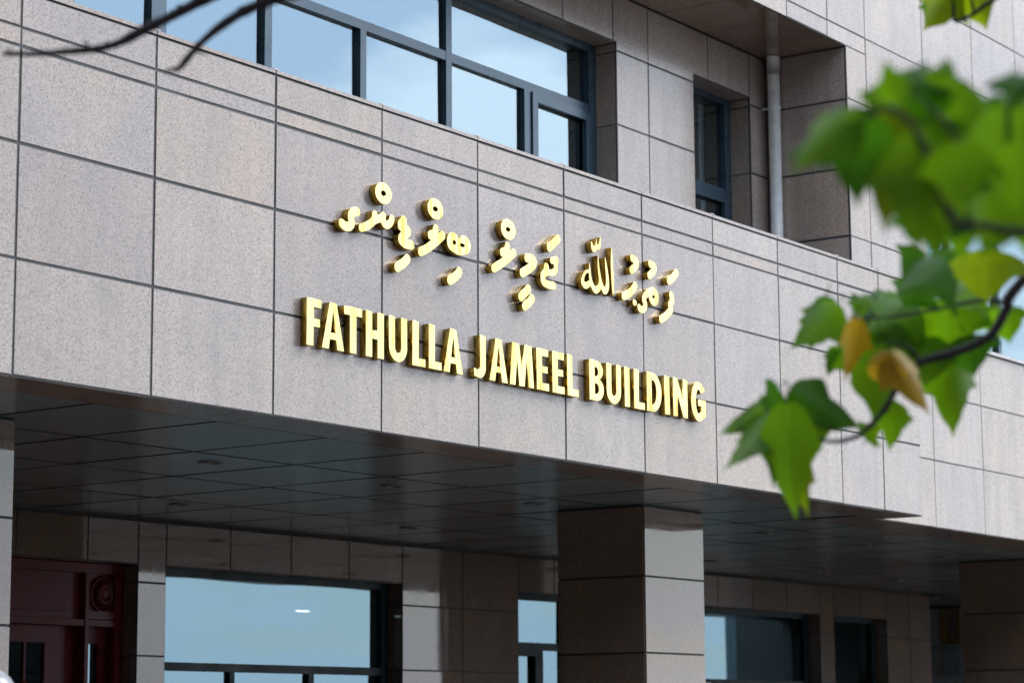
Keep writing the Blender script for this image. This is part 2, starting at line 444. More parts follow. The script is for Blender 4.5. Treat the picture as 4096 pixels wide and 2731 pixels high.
box('wall_backing', -4, 26.8, 0.70, 0.74, Z0+4.2, Z0+7.3, CONC, B)
boxes('building_core', [(-4, 26.8, 7.40, 7.6, 0, Z0+7.5), (-4.2, -4.0, 0.0, 7.6, 0, Z0+7.5), (26.8, 27.0, -0.4, 7.6, 0, Z0+7.5), (-4, 26.8, 0.46, 7.4, Z0+0.06, Z0+0.20),
                       (-4, 21.55, 5.27, 5.41, Z0-0.05, Z0+0.06), (-4, 10.1, 1.25, 1.40, Z0+4.02, Z0+4.30), (10.13, 10.30, 0.5, 1.40, Z0+1.3, Z0+4.30), (-4, 26.8, 0.60, 7.4, Z0+4.30, Z0+4.40)], CONC, B)
box('parapet_roof', -4, 26.8, P1+0.02, 6.0, Z0+7.35, Z0+7.5, CONC, B)

# recess behind the canopy: soffit, side wall, back wall
P2 = 1.22
clad('recess_soffit', 'under', 4.105, grid(LX[:-1]+[10.1], [P1+0.010, P2-0.004]), B, mat=GRANITE_POL_SHADE, joint=0.010)
clad('recess_side', 'side', 10.097, grid([P1+0.010, P2-0.004], [1.42, 1.815, 2.42, 3.02, 3.63, 4.10]), B)

lint = [4.66, 5.39, 6.12, 6.846]
back = grid([-4, -3, -2, -1, 0, 0.8, 1.575], [1.42, 2.42, 3.02, 3.63, 4.10])
back += grid([1.575, 2.3, 3.03, 3.76]+lint, [3.70, 4.10])
back += [[(6.846, 3.70), (7.573, 3.70), (7.573, 4.10), (6.846, 4.10)],
         [(7.62, 3.63), (8.107, 3.63), (8.107, 4.10), (7.573, 4.10), (7.573, 3.70), (7.62, 3.70)],
         [(8.107, 3.63), (8.84, 3.63), (8.84, 3.70), (9.08, 3.70), (9.08, 4.10), (8.107, 4.10)],
         [(9.08, 3.70), (9.80, 3.70), (9.80, 4.10), (9.08, 4.10)]]
back += grid([7.62, 8.107, 8.84], [1.42, 2.42, 3.02, 3.63])
back += grid([9.80, 10.1], [1.42, 2.42, 3.025, 3.64, 4.10])
clad('recess_wall', 'front', P2, back, B, back=0.19)

# reveals of the recess windows
clad('window_reveal', 'side', 7.617, grid([P2+0.010, 1.425], [1.42, 2.42, 3.02, 3.62, 3.695]), B, joint=0.010)
clad('window_reveal', 'side', 9.792, grid([P2+0.010, 1.425], [1.42, 2.42, 3.02, 3.62, 3.695]), B, joint=0.010)
clad('window_head', 'under', 3.697, grid([1.575, 3.03]+lint+[7.615], [P2+0.010, 1.425]), B, joint=0.010)
clad('window_head', 'under', 3.697, grid([8.845, 9.79], [P2+0.010, 1.425]), B, joint=0.010)

def window(name, yf, x0, x1, z0, z1, fr, mull, trans, panes, sashes=(), depth=0.07, room=1.6, glass=None, paint=None):
    """outer frame mesh; mullions, transoms, sashes and every pane are its pieces"""
    zz = lambda z: z+Z0
    FR = paint or FRAME
    (fl, frr, ft, fb) = fr
    w = boxes(name, [(x0, x0+fl, yf, yf+depth, zz(z0), zz(z1)), (x1-frr, x1, yf, yf+depth, zz(z0), zz(z1)),
                     (x0+fl, x1-frr, yf+0.001, yf+depth, zz(z1-ft), zz(z1)), (x0+fl, x1-frr, yf+0.001, yf+depth, zz(z0), zz(z0+fb))], FR, B)
    for (a, b, c, d) in mull: box('mullion', a, b, yf+0.003, yf+depth, zz(c), zz(d), FR, w)
    for (a, b, c, d) in trans: box('transom', a, b, yf+0.006, yf+depth, zz(c), zz(d), FR, w)
    for (a, b, c, d, t) in sashes:
        boxes('sash', [(a, a+t, yf-0.012, yf+0.03, zz(c), zz(d)), (b-t, b, yf-0.012, yf+0.03, zz(c), zz(d)),
                       (a+t, b-t, yf-0.011, yf+0.03, zz(c), zz(c+t)), (a+t, b-t, yf-0.011, yf+0.03, zz(d-t), zz(d))], FR, w)
    for (a, b, c, d) in panes:
        o = box('pane', a-0.008, b+0.008, yf+0.040, yf+0.046, zz(c-0.008), zz(d+0.008), glass or GLASS, w)
        o.rotation_euler = (random.gauss(0, 0.003), 0, random.gauss(0, 0.003))
    # dim room behind the glass
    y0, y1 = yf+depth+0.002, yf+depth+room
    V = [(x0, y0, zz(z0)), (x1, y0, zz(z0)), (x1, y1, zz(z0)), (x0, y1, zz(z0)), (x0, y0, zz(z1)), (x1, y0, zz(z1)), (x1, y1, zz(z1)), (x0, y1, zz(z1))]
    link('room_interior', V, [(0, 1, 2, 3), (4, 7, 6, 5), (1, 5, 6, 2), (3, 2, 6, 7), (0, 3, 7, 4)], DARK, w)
    return w

YF = 1.415
mu = [(2.448, 2.585), (3.540, 3.613), (4.567, 4.634), (5.583, 5.653)]
window('recess_window', YF, 1.56, 7.617, 1.55, 3.697, (0.06, 0.105, 0.062, 0.06),
       [(a, b, 1.61, 3.123) for a, b in mu[:3]] + [(5.583, 5.653, 1.61, 3.635), (6.60, 6.69, 1.61, 3.123), (3.540, 3.613, 3.19, 3.635)],
       [(1.62, 5.583, 3.123, 3.192), (5.653, 7.512, 3.123, 3.192)],
       [(1.62, 2.448, 1.61, 3.123), (2.585, 3.54, 1.61, 3.123), (3.613, 4.567, 1.61, 3.123), (4.634, 5.583, 1.61, 3.123),
        (5.653, 6.60, 1.61, 3.123), (6.70, 7.512, 1.61, 3.123), (1.62, 3.54, 3.192, 3.635), (3.613, 5.583, 3.192, 3.635), (5.653, 7.512, 3.192, 3.635)],
       sashes=[(6.694, 7.522, 1.60, 3.120, 0.072)])
window('narrow_window', YF, 8.84, 9.793, 1.55, 3.697, (0.05, 0.10, 0.05, 0.05),
       [], [(8.89, 9.693, 2.80, 2.885)], [(8.89, 9.693, 1.6, 2.80), (8.89, 9.693, 2.885, 3.647)],
       sashes=[(8.885, 9.70, 1.60, 2.805, 0.05)])
# big window of the main wall
window('main_wall_window', P1+0.12, 11.62, 20.2, 1.753, 3.64, (0.05, 0.06, 0.05, 0.03),
       [(12.36, 12.44, 1.783, 3.59), (13.43, 13.50, 1.783, 3.59), (14.5, 14.57, 1.783, 3.59), (15.6, 15.67, 1.783, 3.59), (16.7, 16.77, 1.783, 3.59), (17.8, 17.87, 1.783, 3.59), (18.9, 18.97, 1.783, 3.59)],
       [], [(11.67, 12.36, 1.783, 3.59), (12.44, 13.43, 1.783, 3.59), (13.50, 14.5, 1.783, 3.59), (14.57, 15.6, 1.783, 3.59), (15.67, 16.7, 1.783, 3.59), (16.77, 17.8, 1.783, 3.59), (17.87, 18.9, 1.783, 3.59), (18.97, 20.14, 1.783, 3.59)], room=1.0)
clad('window_reveal', 'side', 20.197, grid([P1+0.010, P1+0.12], [1.755, 2.42, 3.03, 3.637]), B, joint=0.010)

# canopy ceiling: sheet-metal tiles with open joints
ceil_core = boxes('canopy_ceiling', [(-4, 10.1, 0.41, 5.40, Z0+0.018, Z0+0.05), (10.1, 26.8, 0.93, 5.40, Z0+0.018, Z0+0.05), (21.63, 26.8, 5.40, 7.2, Z0+0.018, Z0+0.05)], SEALANT, B)
CY = [0.413, 1.56, 2.70, 3.90, 5.205]
sh = lambda x, y: x+0.045*(y-0.41)
def ceil_tile(x0, x1, y0, y1):
    j = 0.019
    q = [(sh(x0, y0)+j, y0+j), (sh(x1, y0)-j, y0+j), (sh(x1, y1)-j, y1-j), (sh(x0, y1)+j, y1-j)]
    v, f = prism(q, mapper('under', 0.0), 0.0, 0.02)
    o = link('ceiling_tile', v, f, CEIL, ceil_core); fix_normals(o)
    o.data.materials.append(SEALANT)
    for p in o.data.polygons: p.material_index = 0 if abs(p.normal.z) > 0.5 else 1
    o.rotation_euler = (random.gauss(0, 0.0012), random.gauss(0, 0.0012), 0)
for n in range(-4, 26):
    for k in range(4):
        y0 = CY[k]
        if k == 0 and n >= 10:
            y0 = 0.935
        ceil_tile(n, n+1, y0, CY[k+1])
    if n >= 22: ceil_tile(n, n+1, 5.205, 6.6)
for (x, y) in [(1.58, 1.89), (3.58, 1.89), (5.57, 1.90), (7.4, 1.9), (9.3, 1.92), (11.16, 1.93), (13.24, 1.97), (15.2, 2.0), (2.7, 4.1), (5.70, 4.11), (8.63, 4.09), (11.4, 4.15), (14.1, 4.2), (16.47, 4.24), (18.67, 4.27), (20.8, 4.3)]:
    seg = 24; V = []; F = []
    for rr, zz in ((0.085, -0.001), (0.085, -0.010), (0.062, -0.010), (0.055, 0.004), (0.0, 0.006)):
        V += [(x+rr*math.cos(2*math.pi*i/seg), y+rr*math.sin(2*math.pi*i/seg), Z0+zz) for i in range(seg)]
    for a in range(4):
        F += [(a*seg+i, a*seg+(i+1) % seg, (a+1)*seg+(i+1) % seg, (a+1)*seg+i) for i in range(seg)]
    link('downlight', V, F, LAMPRING, ceil_core, smooth=False)

# columns
def column(x0, x1, y0, y1, name='column'):
    zs = [-3.37, -2.98, -2.38, -1.776, -1.172, -0.57, -0.012]
    core = box(name, x0+0.012, x1-0.012, y0+0.012, y1-0.012, 0, Z0+0.012, SEALANT, B)
    for k in range(6):
        for kind, at, a0, a1 in (('front', y0, x0, x1), ('side', x0, y0, y1), ('right', x1, y0, y1), ('back', y1, x0, x1)):
            v, f = prism(inset(rect(a0+0.006, a1-0.006, zs[k], zs[k+1]), 0.008), mapper(kind, at), 0.0, 0.03)
            o = link('stone_panel', v, f, GRANITE_POL_SHADE, core); fix_normals(o)
    return core
column(0.25, 1.185, 1.21, 2.10)
column(7.982, 8.918, 1.25, 2.085)
column(15.93, 16.87, 1.25, 2.19)

# entrance wall under the canopy
P3 = 5.22
ent = grid([3.2, 4.2, 5.02, 5.81, 6.40], [-0.385, 0.0])
ent += grid([6.40, 6.742], [-3.37, -2.35, -1.745, -1.14, -0.535, 0.0])
ent += grid([6.742, 7.552, 8.372, 9.20, 10.013], [-0.385, 0.0])
ent += grid([10.013, 10.982, 11.95], [-3.37, -2.4, -1.80, -1.20, -0.59, 0.0])
ent += grid([11.95, 12.6, 13.25], [-0.385, 0.0])
ent += grid([13.25, 14.2, 15.19], [-3.37, -2.4, -1.80, -1.20, -0.59, 0.0])
ent += grid([15.19, 15.98, 16.80, 17.63, 18.46], [-0.385, 0.0])
ent += grid([18.46, 18.84], [-3.37, -2.4, -1.80, -1.21, -0.61, 0.0])
ent += grid([18.84, 19.57, 20.30], [-0.385, 0.0])
ent += grid([20.30, 20.965, 21.61], [-3.37, -2.4, -1.80, -1.23, -0.62, 0.0])
ent += grid([-4, -3, -2, -1, 0, 1, 2, 3.2], [-3.37, -2.4, -1.8, -1.2, -0.6, 0.0])
for q in ent:      # leave the shadow gap under the ceiling
    for i, (a, b) in enumerate(q):
        if b == 0.0: q[i] = (a, -0.022)
clad('entrance_wall', 'front', P3, ent, B, mat=GRANITE_POL_SHADE, back=0.16)
for xr in (10.010, 18.457, 20.297):
    clad('window_reveal', 'side', xr, grid([P3+0.010, 5.40], [-3.3, -2.4, -1.8, -1.2, -0.6, -0.39]), B, mat=GRANITE_POL_SHADE, joint=0.010)
clad('window_reveal', 'side', 6.397, grid([P3+0.010, 5.38], [-3.3, -2.35, -1.745, -1.14, -0.535, -0.39]), B, mat=GRANITE_POL_SHADE, joint=0.010)
for a, b in ((6.745, 10.007), (11.955, 13.245), (15.195, 18.455), (18.845, 20.295), (3.2, 6.394)):
    clad('window_head', 'under', -0.388, grid([a, (a+b)/2, b], [P3+0.010, 5.40 if a > 5 else 5.38]), B, mat=GRANITE_POL_SHADE, joint=0.010)

YG = 5.39
def ground_window(name, x0, x1, zt, zb, mulls, blind=False, **kw):
    xs = [x0+0.05]+[v for m in mulls for v in m]+[x1-0.10]
    low = [(xs[i], xs[i+1], -2.6, zb) for i in range(0, len(xs), 2)]
    return window(name, YG, x0, x1, -2.65, -0.386, (0.05, 0.10, 0.055, 0.05), [(a, b, -2.6, zb) for a, b in mulls],
                  [(x0+0.05, x1-0.10, zb, zt)], [(x0+0.05, x1-0.10, zt, -0.441)]+low, glass=GLASS_DIM, paint=FRAME_SHADE, **kw)
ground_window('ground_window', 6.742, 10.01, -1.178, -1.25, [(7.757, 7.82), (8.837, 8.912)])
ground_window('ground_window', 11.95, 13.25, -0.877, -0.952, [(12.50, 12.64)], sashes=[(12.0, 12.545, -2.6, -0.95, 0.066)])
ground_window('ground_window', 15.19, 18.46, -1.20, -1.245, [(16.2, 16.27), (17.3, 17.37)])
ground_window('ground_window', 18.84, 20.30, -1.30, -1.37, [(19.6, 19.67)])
boxes('sill_wall', [(6.742, 10.01, 5.3, 5.5, 0, Z0-2.65), (11.95, 13.25, 5.3, 5.5, 0, Z0-2.65), (15.19, 18.46, 5.3, 5.5, 0, Z0-2.65), (18.84, 20.30, 5.3, 5.5, 0, Z0-2.65)], CONC, B)

# entrance door: mahogany frame with a carved transom panel
YD = 5.375
zz = lambda z: z+Z0
door = boxes('entrance_door', [(6.30, 6.394, YD+0.004, YD+0.12, 0, zz(-0.392)), (3.2, 6.30, YD+0.003, YD+0.12, zz(-0.47), zz(-0.392)),
                              (3.2, 5.935, YD+0.045, YD+0.10, zz(-0.85), zz(-0.47)), (5.979, 6.30, YD+0.045, YD+0.10, zz(-0.85), zz(-0.47))], WOOD, B)
box('door_post', 5.937, 5.977, YD-0.02, YD+0.12, 0, zz(-0.472), WOOD, door)
box('transom_rail', 3.2, 5.935, YD-0.012, YD+0.12, zz(-0.905), zz(-0.855), WOOD, door)
box('transom_rail', 5.979, 6.392, YD-0.012, YD+0.12, zz(-0.905), zz(-0.855), WOOD, door)
box('transom_moulding', 5.979, 6.392, YD-0.006, YD+0.04, zz(-0.845), zz(-0.782), WOOD, door)
for a, b in ((4.35, 5.78), (3.2, 4.20)):
    boxes('carved_panel', [(a, b, YD+0.018, YD+0.05, zz(-0.79), zz(-0.50)), (a+0.05, b-0.05, YD+0.006, YD+0.02, zz(-0.755), zz(-0.535))], WOOD, door)
def disc_ring(name, cx, cz, rings, parent, mat, seg=32):
    V, F = [], []
    for r_, y_ in rings:
        V += [(cx+r_*math.cos(2*math.pi*i/seg), y_, cz+r_*math.sin(2*math.pi*i/seg)) for i in range(seg)]
    for a in range(len(rings)-1):
        F += [(a*seg+i, a*seg+(i+1) % seg, (a+1)*seg+(i+1) % seg, (a+1)*seg+i) for i in range(seg)]
    F.append(tuple(range((len(rings)-1)*seg, len(rings)*seg)))
    o = link(name, V, F, mat, parent, smooth=True); fix_normals(o); return o
disc_ring('rosette_ring', 6.185, zz(-0.64), [(0.158, YD+0.046), (0.150, YD+0.020), (0.132, YD+0.018), (0.125, YD+0.044)], door, WOOD)
disc_ring('rosette', 6.185, zz(-0.64), [(0.096, YD+0.046), (0.094, YD+0.01), (0.080, YD-0.012), (0.058, YD-0.004), (0.052, YD+0.004), (0.0005, YD-0.004)], door, WOOD)
YL = 5.47
leaf1 = boxes('door_leaf', [(5.60, 5.935, YL, YL+0.05, 0, zz(-0.906)), (4.4, 5.60, YL, YL+0.05, zz(-1.045), zz(-0.906)), (4.4, 4.5, YL, YL+0.05, 0, zz(-1.045)), (4.5, 5.60, YL, YL+0.05, 0, 0.5)], WOOD, door)
box('pane', 4.5, 5.60, YL+0.02, YL+0.026, 0.5, zz(-1.045), GLASS_DIM, leaf1)
box('muntin', 5.375, 5.40, YL+0.004, YL+0.018, 0.5, zz(-1.045), WOOD, leaf1)
disc_ring('muntin_rosette', 5.3875, zz(-1.40), [(0.045, YL+0.016), (0.04, YL-0.004), (0.02, YL-0.01), (0.0005, YL-0.012)], leaf1, WOOD)
box('pull_handle', 5.70, 5.73, YL-0.06, YL-0.03, 0.9, zz(-1.5), LOUV, leaf1)
leaf2 = boxes('side_light', [(5.979, 6.06, YL, YL+0.05, 0, zz(-0.906)), (6.20, 6.30, YL, YL+0.05, 0, zz(-0.906)), (6.06, 6.20, YL, YL+0.05, zz(-1.045), zz(-0.906)), (6.06, 6.20, YL, YL+0.05, 0, 0.5)], WOOD, door)
box('pane', 6.06, 6.20, YL+0.02, YL+0.026, 0.5, zz(-1.045), GLASS_DIM, leaf2)
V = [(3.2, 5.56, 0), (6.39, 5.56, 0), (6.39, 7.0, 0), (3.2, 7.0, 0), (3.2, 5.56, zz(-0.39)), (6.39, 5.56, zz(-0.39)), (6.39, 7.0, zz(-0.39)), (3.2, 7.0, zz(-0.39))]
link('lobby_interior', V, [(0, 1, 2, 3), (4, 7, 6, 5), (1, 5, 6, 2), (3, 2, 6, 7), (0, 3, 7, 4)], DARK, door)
box('door_leaf', 3.25, 4.395, YL, YL+0.05, 0, zz(-0.906), WOOD, door)

# wing wall closing the far end of the passage
clad('wing_wall', 'side', 25.0, grid([3.3, 3.9, 4.7, 5.5, 6.2, 7.0], [-3.37, -2.4, -1.8, -1.2, -0.6, -0.022]), B, mat=PALEWALL)
clad('wing_front', 'front', 3.3, grid([25.03, 26.0, 26.8], [-3.37, -2.4, -1.8, -1.2, -0.6, -0.022]), B)
clad('passage_back', 'front', 7.2, grid([21.6, 22.5, 23.5, 24.97], [-3.37, -2.4, -1.8, -1.2, -0.6, -0.022]), B, mat=GRANITE_POL_SHADE)
clad('passage_side', 'right', 21.61, grid([5.26, 6.2, 7.2], [-3.37, -2.4, -1.8, -1.2, -0.6, -0.022]), B, mat=GRANITE_POL_SHADE)
lv = boxes('louvre_vent', [(24.965, 24.99, 6.56, 6.64, zz(-0.57), zz(-0.06)), (24.965, 24.99, 6.33, 6.36, zz(-0.57), zz(-0.06)), (24.965, 24.99, 6.36, 6.56, zz(-0.11), zz(-0.06))], LOUV, B)
for k in range(11):
    z = -0.13-0.04*k
    link('slat', [(24.955, 6.36, zz(z-0.02)), (24.955, 6.56, zz(z-0.02)), (24.99, 6.56, zz(z+0.004)), (24.99, 6.36, zz(z+0.004)),
                  (24.955, 6.36, zz(z-0.024)), (24.955, 6.56, zz(z-0.024)), (24.99, 6.56, zz(z)), (24.99, 6.36, zz(z))],
         [(0, 1, 2, 3), (7, 6, 5, 4), (0, 4, 5, 1), (1, 5, 6, 2), (2, 6, 7, 3), (3, 7, 4, 0)], LOUV, lv)
box('wall_panel', 24.96, 24.99, 6.33, 6.62, zz(-1.02), zz(-0.60), BLUEPANEL, B)
box('wall_panel', 24.96, 24.99, 5.70, 5.98, zz(-1.02), zz(-0.62), BLUEPANEL, B)

# ------------------------------------------------------------------ blinds behind two ground windows
for x0, x1, lab in ((12.02, 13.14, 'white vertical slat blind behind the window beside the middle column'), (15.26, 18.34, 'white vertical slat blind behind the wide window left of a stone pier')):
    vb = empty('vertical_blind', ((x0+x1)/2, YG+0.25, Z0-2.6), lab, 'blind')
    box('head_rail', x0, x1, YG+0.22, YG+0.27, zz(-0.48), zz(-0.45), BLIND, vb)
    x = x0
    while x < x1-0.05:
        v, f = box_vf(x, x+0.086, YG+0.243, YG+0.246, zz(-2.58), zz(-0.48))
        o = link('slat', v, f, BLIND, vb); o.rotation_euler = (0, 0, 0.35)
        x += 0.092

# lit lamp inside, seen through the wide window
lm_, lnt, lout = new_mat('lit_lamp')
le = N(lnt, 'ShaderNodeEmission', Strength=6.0); le.inputs['Color'].default_value = (1.0, 0.95, 0.82, 1)
lnt.links.new(le.outputs[0], lout.inputs[0])
lampi = empty('ceiling_lamp', (9.291, 5.85, Z0+(-0.655)), 'small lit lamp seen through the wide window beside the door pier', 'lamp')
box('lamp_housing', 9.291-0.09, 9.291+0.09, 5.81, 5.89, Z0+(-0.655)+0.012, Z0-0.39, DARK, lampi)
box('lamp_tube', 9.291-0.065, 9.291+0.065, 5.82, 5.88, Z0+(-0.655)-0.002, Z0+(-0.655)+0.011, lm_, lampi)

# ------------------------------------------------------------------ drainpipe in the corner of the recess
pc = (10.028, 1.10)
pipe = empty('drainpipe', (pc[0], pc[1], Z0+1.42), 'pale grey drainpipe in the corner of the recess above the canopy', 'pipe')
def vtube(name, r, z0, z1, parent, mat, c=pc, seg=28):
    V, F = tube([(c[0], c[1], z0), (c[0], c[1], z1)], [r, r], seg)
    return link(name, V, F, mat, parent, smooth=False)
def shade(o):
    for p in o.data.polygons: p.use_smooth = len(p.vertices) == 4
    return o
shade(vtube('pipe', 0.0535, Z0+1.42, Z0+4.09, pipe, PIPE))
shade(vtube('socket', 0.0575, Z0+3.93, Z0+4.10, pipe, PIPE))
shade(vtube('pipe_clip', 0.0590, Z0+3.625, Z0+3.650, pipe, PIPE))
box('clip_bolt', pc[0]-0.012, pc[0]+0.012, pc[1]+0.05, P2+0.01, Z0+3.63, Z0+3.645, PIPE, pipe)

# ------------------------------------------------------------------ lettering
LET_D = 0.046
def outline_mesh(name, loops):
    """closed 2-D outlines (x, z) -> flat-faced extruded mesh, holes included"""
    cu = bpy.data.curves.new(name, 'CURVE'); cu.dimensions = '2D'; cu.fill_mode = 'BOTH'
    cu.extrude = LET_D/2; cu.bevel_depth = 0.0012; cu.bevel_resolution = 1; cu.offset = -0.0012
    for lp in loops:
        sp = cu.splines.new('POLY'); sp.points.add(len(lp)-1); sp.use_cyclic_u = True
        for p, (x, z) in zip(sp.points, lp): p.co = (x, z, 0, 1)
    tmp = bpy.data.objects.new('tmp', cu)
    COL.objects.link(tmp)
    dg = bpy.context.evaluated_depsgraph_get()
    me = bpy.data.meshes.new_from_object(tmp.evaluated_get(dg))
    bpy.data.objects.remove(tmp); bpy.data.curves.remove(cu)
    me.name = name
    return me
def letter(name, loops, label, group):
    xs = [p[0] for l in loops for p in l]; zs = [p[1] for l in loops for p in l]
    cx, cz = (min(xs)+max(xs))/2, min(zs)
    me = outline_mesh(name, [[(x-cx, z-cz) for x, z in l] for l in loops])
    me.materials.clear(); me.materials.append(GOLD); me.materials.append(GOLD_SIDE)
    for p in me.polygons: p.material_index = 0 if p.normal.z > 0.5 else 1
    o = bpy.data.objects.new(name, me); COL.objects.link(o)
    o.rotation_euler = (math.pi/2+random.gauss(0, 0.004), 0, random.gauss(0, 0.004))
    o.location = (cx, -LET_D/2-0.0022, cz+Z0)
    o['label'] = label; o['category'] = 'letter'; o['group'] = group
    return o
def arc(cx, cz, rx, rz, a0, a1, n=14):
    return [(cx+rx*math.cos(math.radians(a0+(a1-a0)*i/n)), cz+rz*math.sin(math.radians(a0+(a1-a0)*i/n))) for i in range(n+1)]
H0, H1 = 0.434, 0.711
HH = H1-H0
ST = 0.063; BAR = 0.050
def glyph(ch, x, w):
    b, t = H0, H1
    if ch == 'I': return [[(x, b), (x+w, b), (x+w, t), (x, t)]]
    if ch == 'L': return [[(x, b), (x+w, b), (x+w, b+BAR), (x+ST, b+BAR), (x+ST, t), (x, t)]]
    if ch == 'F': return [[(x, b), (x+ST, b), (x+ST, b+.113), (x+w*.92, b+.113), (x+w*.92, b+.162), (x+ST, b+.162), (x+ST, t-BAR), (x+w, t-BAR), (x+w, t), (x, t)]]
    if ch == 'E': return [[(x, b), (x+w, b), (x+w, b+BAR), (x+ST, b+BAR), (x+ST, b+.116), (x+w*.9, b+.116), (x+w*.9, b+.162), (x+ST, b+.162), (x+ST, t-BAR), (x+w*.97, t-BAR), (x+w*.97, t), (x, t)]]
    if ch == 'T':
        m = x+w/2; return [[(m-ST/2, b), (m+ST/2, b), (m+ST/2, t-.052), (x+w, t-.052), (x+w, t), (x, t), (x, t-.052), (m-ST/2, t-.052)]]
    if ch == 'H':
        return [[(x, b), (x+ST, b), (x+ST, b+.112), (x+w-ST, b+.112), (x+w-ST, b), (x+w, b), (x+w, t), (x+w-ST, t), (x+w-ST, b+.164), (x+ST, b+.164), (x+ST, t), (x, t)]]
    if ch == 'A':
        tl, tr = x+w*.345, x+w*.655; m = x+w/2
        f = lambda z: (z-b)/HH
        li = lambda z: x+ST*1.02+(m-x-ST*1.02)*f(z)/0.80        # inner edge of the left leg
        z1, z2 = b+.058, b+.098
        return [[(x, b), (x+ST*1.02, b), (li(z1), z1), (2*m-li(z1), z1), (x+w-ST*1.02, b), (x+w, b), (tr, t), (tl, t)],
                [(li(z2), z2), (m-.002, b+HH*.78), (m+.002, b+HH*.78), (2*m-li(z2), z2)]]
    if ch == 'U':
        r = w/2; ri = r-ST*.97; cz = b+r*1.02
        return [arc(x+r, cz, r, cz-b, 180, 360)+[(x+w, t), (x+w-ST*.97, t)]+arc(x+r, cz, ri, cz-b-.055, 360, 180)+[(x+ST*.97, t), (x, t)]]
    if ch == 'J':
        r = 0.068; cx = x+w-r*1.0; cz = b+.075
        return [arc(cx, cz, r, .075, 360, 200, 16)[::-1][0:0]+[(x+w, t), (x+w-ST, t)]+arc(x+w-ST-.030, b+.082, .030, .030, 0, -95, 8)+[(x, b+.060), (x, b+.010)]+arc(x+w-.070, b+.075, .070, .075, 255, 360, 12)]
    if ch == 'M':
        m = x+w/2
        return [[(x, b), (x+.062, b), (x+.083, b+.175), (m-.030, b), (m+.030, b), (x+w-.083, b+.175), (x+w-.062, b), (x+w, b), (x+w-.026, t), (x+w-.106, t), (m, b+.105), (x+.106, t), (x+.026, t)]]
    if ch == 'N':
        return [[(x, b), (x+ST, b), (x+ST, b+.160), (x+w-.060, b), (x+w, b), (x+w, t), (x+w-ST, t), (x+w-ST, b+.125), (x+.058, t), (x, t)]]
    if ch == 'D':
        o = [(x, b), (x+w*.40, b)]+arc(x+w*.40, b+HH/2, w*.60, HH/2, -90, 90, 20)+[(x, t)]
        i = [(x+.064, b+.052), (x+.064, t-.052), (x+w*.44, t-.052)]+arc(x+w*.40, b+HH/2, w*.60-.068, HH/2-.052, 85, -85, 16)+[(x+w*.44, b+.052)]
        return [o, i]
    if ch == 'B':
        zm = b+.152
        o = [(x, b), (x+w*.5, b)]+arc(x+w*.5, b+.080, w*.5, .080, -90, 78, 14)+arc(x+w*.5, t-.067, w*.455, .067, -72, 90, 14)+[(x, t)]
        h1 = [(x+.066, b+.047), (x+.066, b+.118), (x+w*.5, b+.118)]+arc(x+w*.5, b+.0825, w*.5-.062, .0355, 80, -80, 10)+[(x+w*.5, b+.047)]
        h2 = [(x+.066, b+.168), (x+.066, t-.047), (x+w*.48, t-.047)]+arc(x+w*.48, (b+.168+t-.047)/2, w*.455-.058, (t-.047-b-.168)/2, 80, -80, 10)+[(x+w*.48, b+.168)]
        return [o, h1, h2]
    if ch == 'G':
        cx, cz = x+.108, b+HH/2; rx, rz = .108, HH/2+.006
        o = arc(cx, cz, rx, rz, 28, 332, 34)
        o = arc(cx, cz, rx, rz, 35, 300, 34) + [(x+w, b+.035), (x+w, b+.155), (x+.100, b+.155), (x+.100, b+.107), (x+.143, b+.107), (x+.143, b+.068)] + arc(cx, cz, rx-.068, rz-.056, 308, 42, 30)
        return [o]
LINE = [('F', 2.233, .131, 'gold capital F that begins the Latin line of letters'),
        ('A', 2.373, .206, 'gold capital A standing between F and T'),
        ('T', 2.578, .171, 'gold capital T standing between A and H'),
        ('H', 2.783, .177, 'gold capital H standing between T and U'),
        ('U', 3.009, .181, 'gold capital U standing between H and L'),
        ('L', 3.241, .133, 'gold capital L directly after H and U, first of a double L'),
        ('L', 3.408, .133, 'gold capital L directly before A, second of a double L'),
        ('A', 3.561, .204, 'gold capital A that ends the first Latin word after double L'),
        ('J', 3.886, .128, 'gold capital J that begins the second Latin word'),
        ('A', 4.052, .204, 'gold capital A standing between J and M'),
        ('M', 4.281, .272, 'gold capital M standing between A and E'),
        ('E', 4.589, .142, 'gold capital E directly after M, first of a double E'),
        ('E', 4.773, .142, 'gold capital E directly before the closing L, second of a double E'),
        ('L', 4.950, .135, 'gold capital L that ends the second Latin word after double E'),
        ('B', 5.221, .178, 'gold capital B that begins the third Latin word'),
        ('U', 5.434, .185, 'gold capital U standing between B and I'),
        ('I', 5.666, .066, 'gold capital I standing between U and L'),
        ('L', 5.786, .139, 'gold capital L standing between I and D'),
        ('D', 5.958, .195, 'gold capital D standing between L and I'),
        ('I', 6.195, .070, 'gold capital I standing between D and N'),
        ('N', 6.310, .201, 'gold capital N standing between I and G'),
        ('G', 6.561, .205, 'gold capital G that ends the Latin line of letters')]
for ch, x, w, lab in LINE:
    letter('sign_letter', glyph(ch, x, w), lab, 'gold Latin letters on the canopy front')

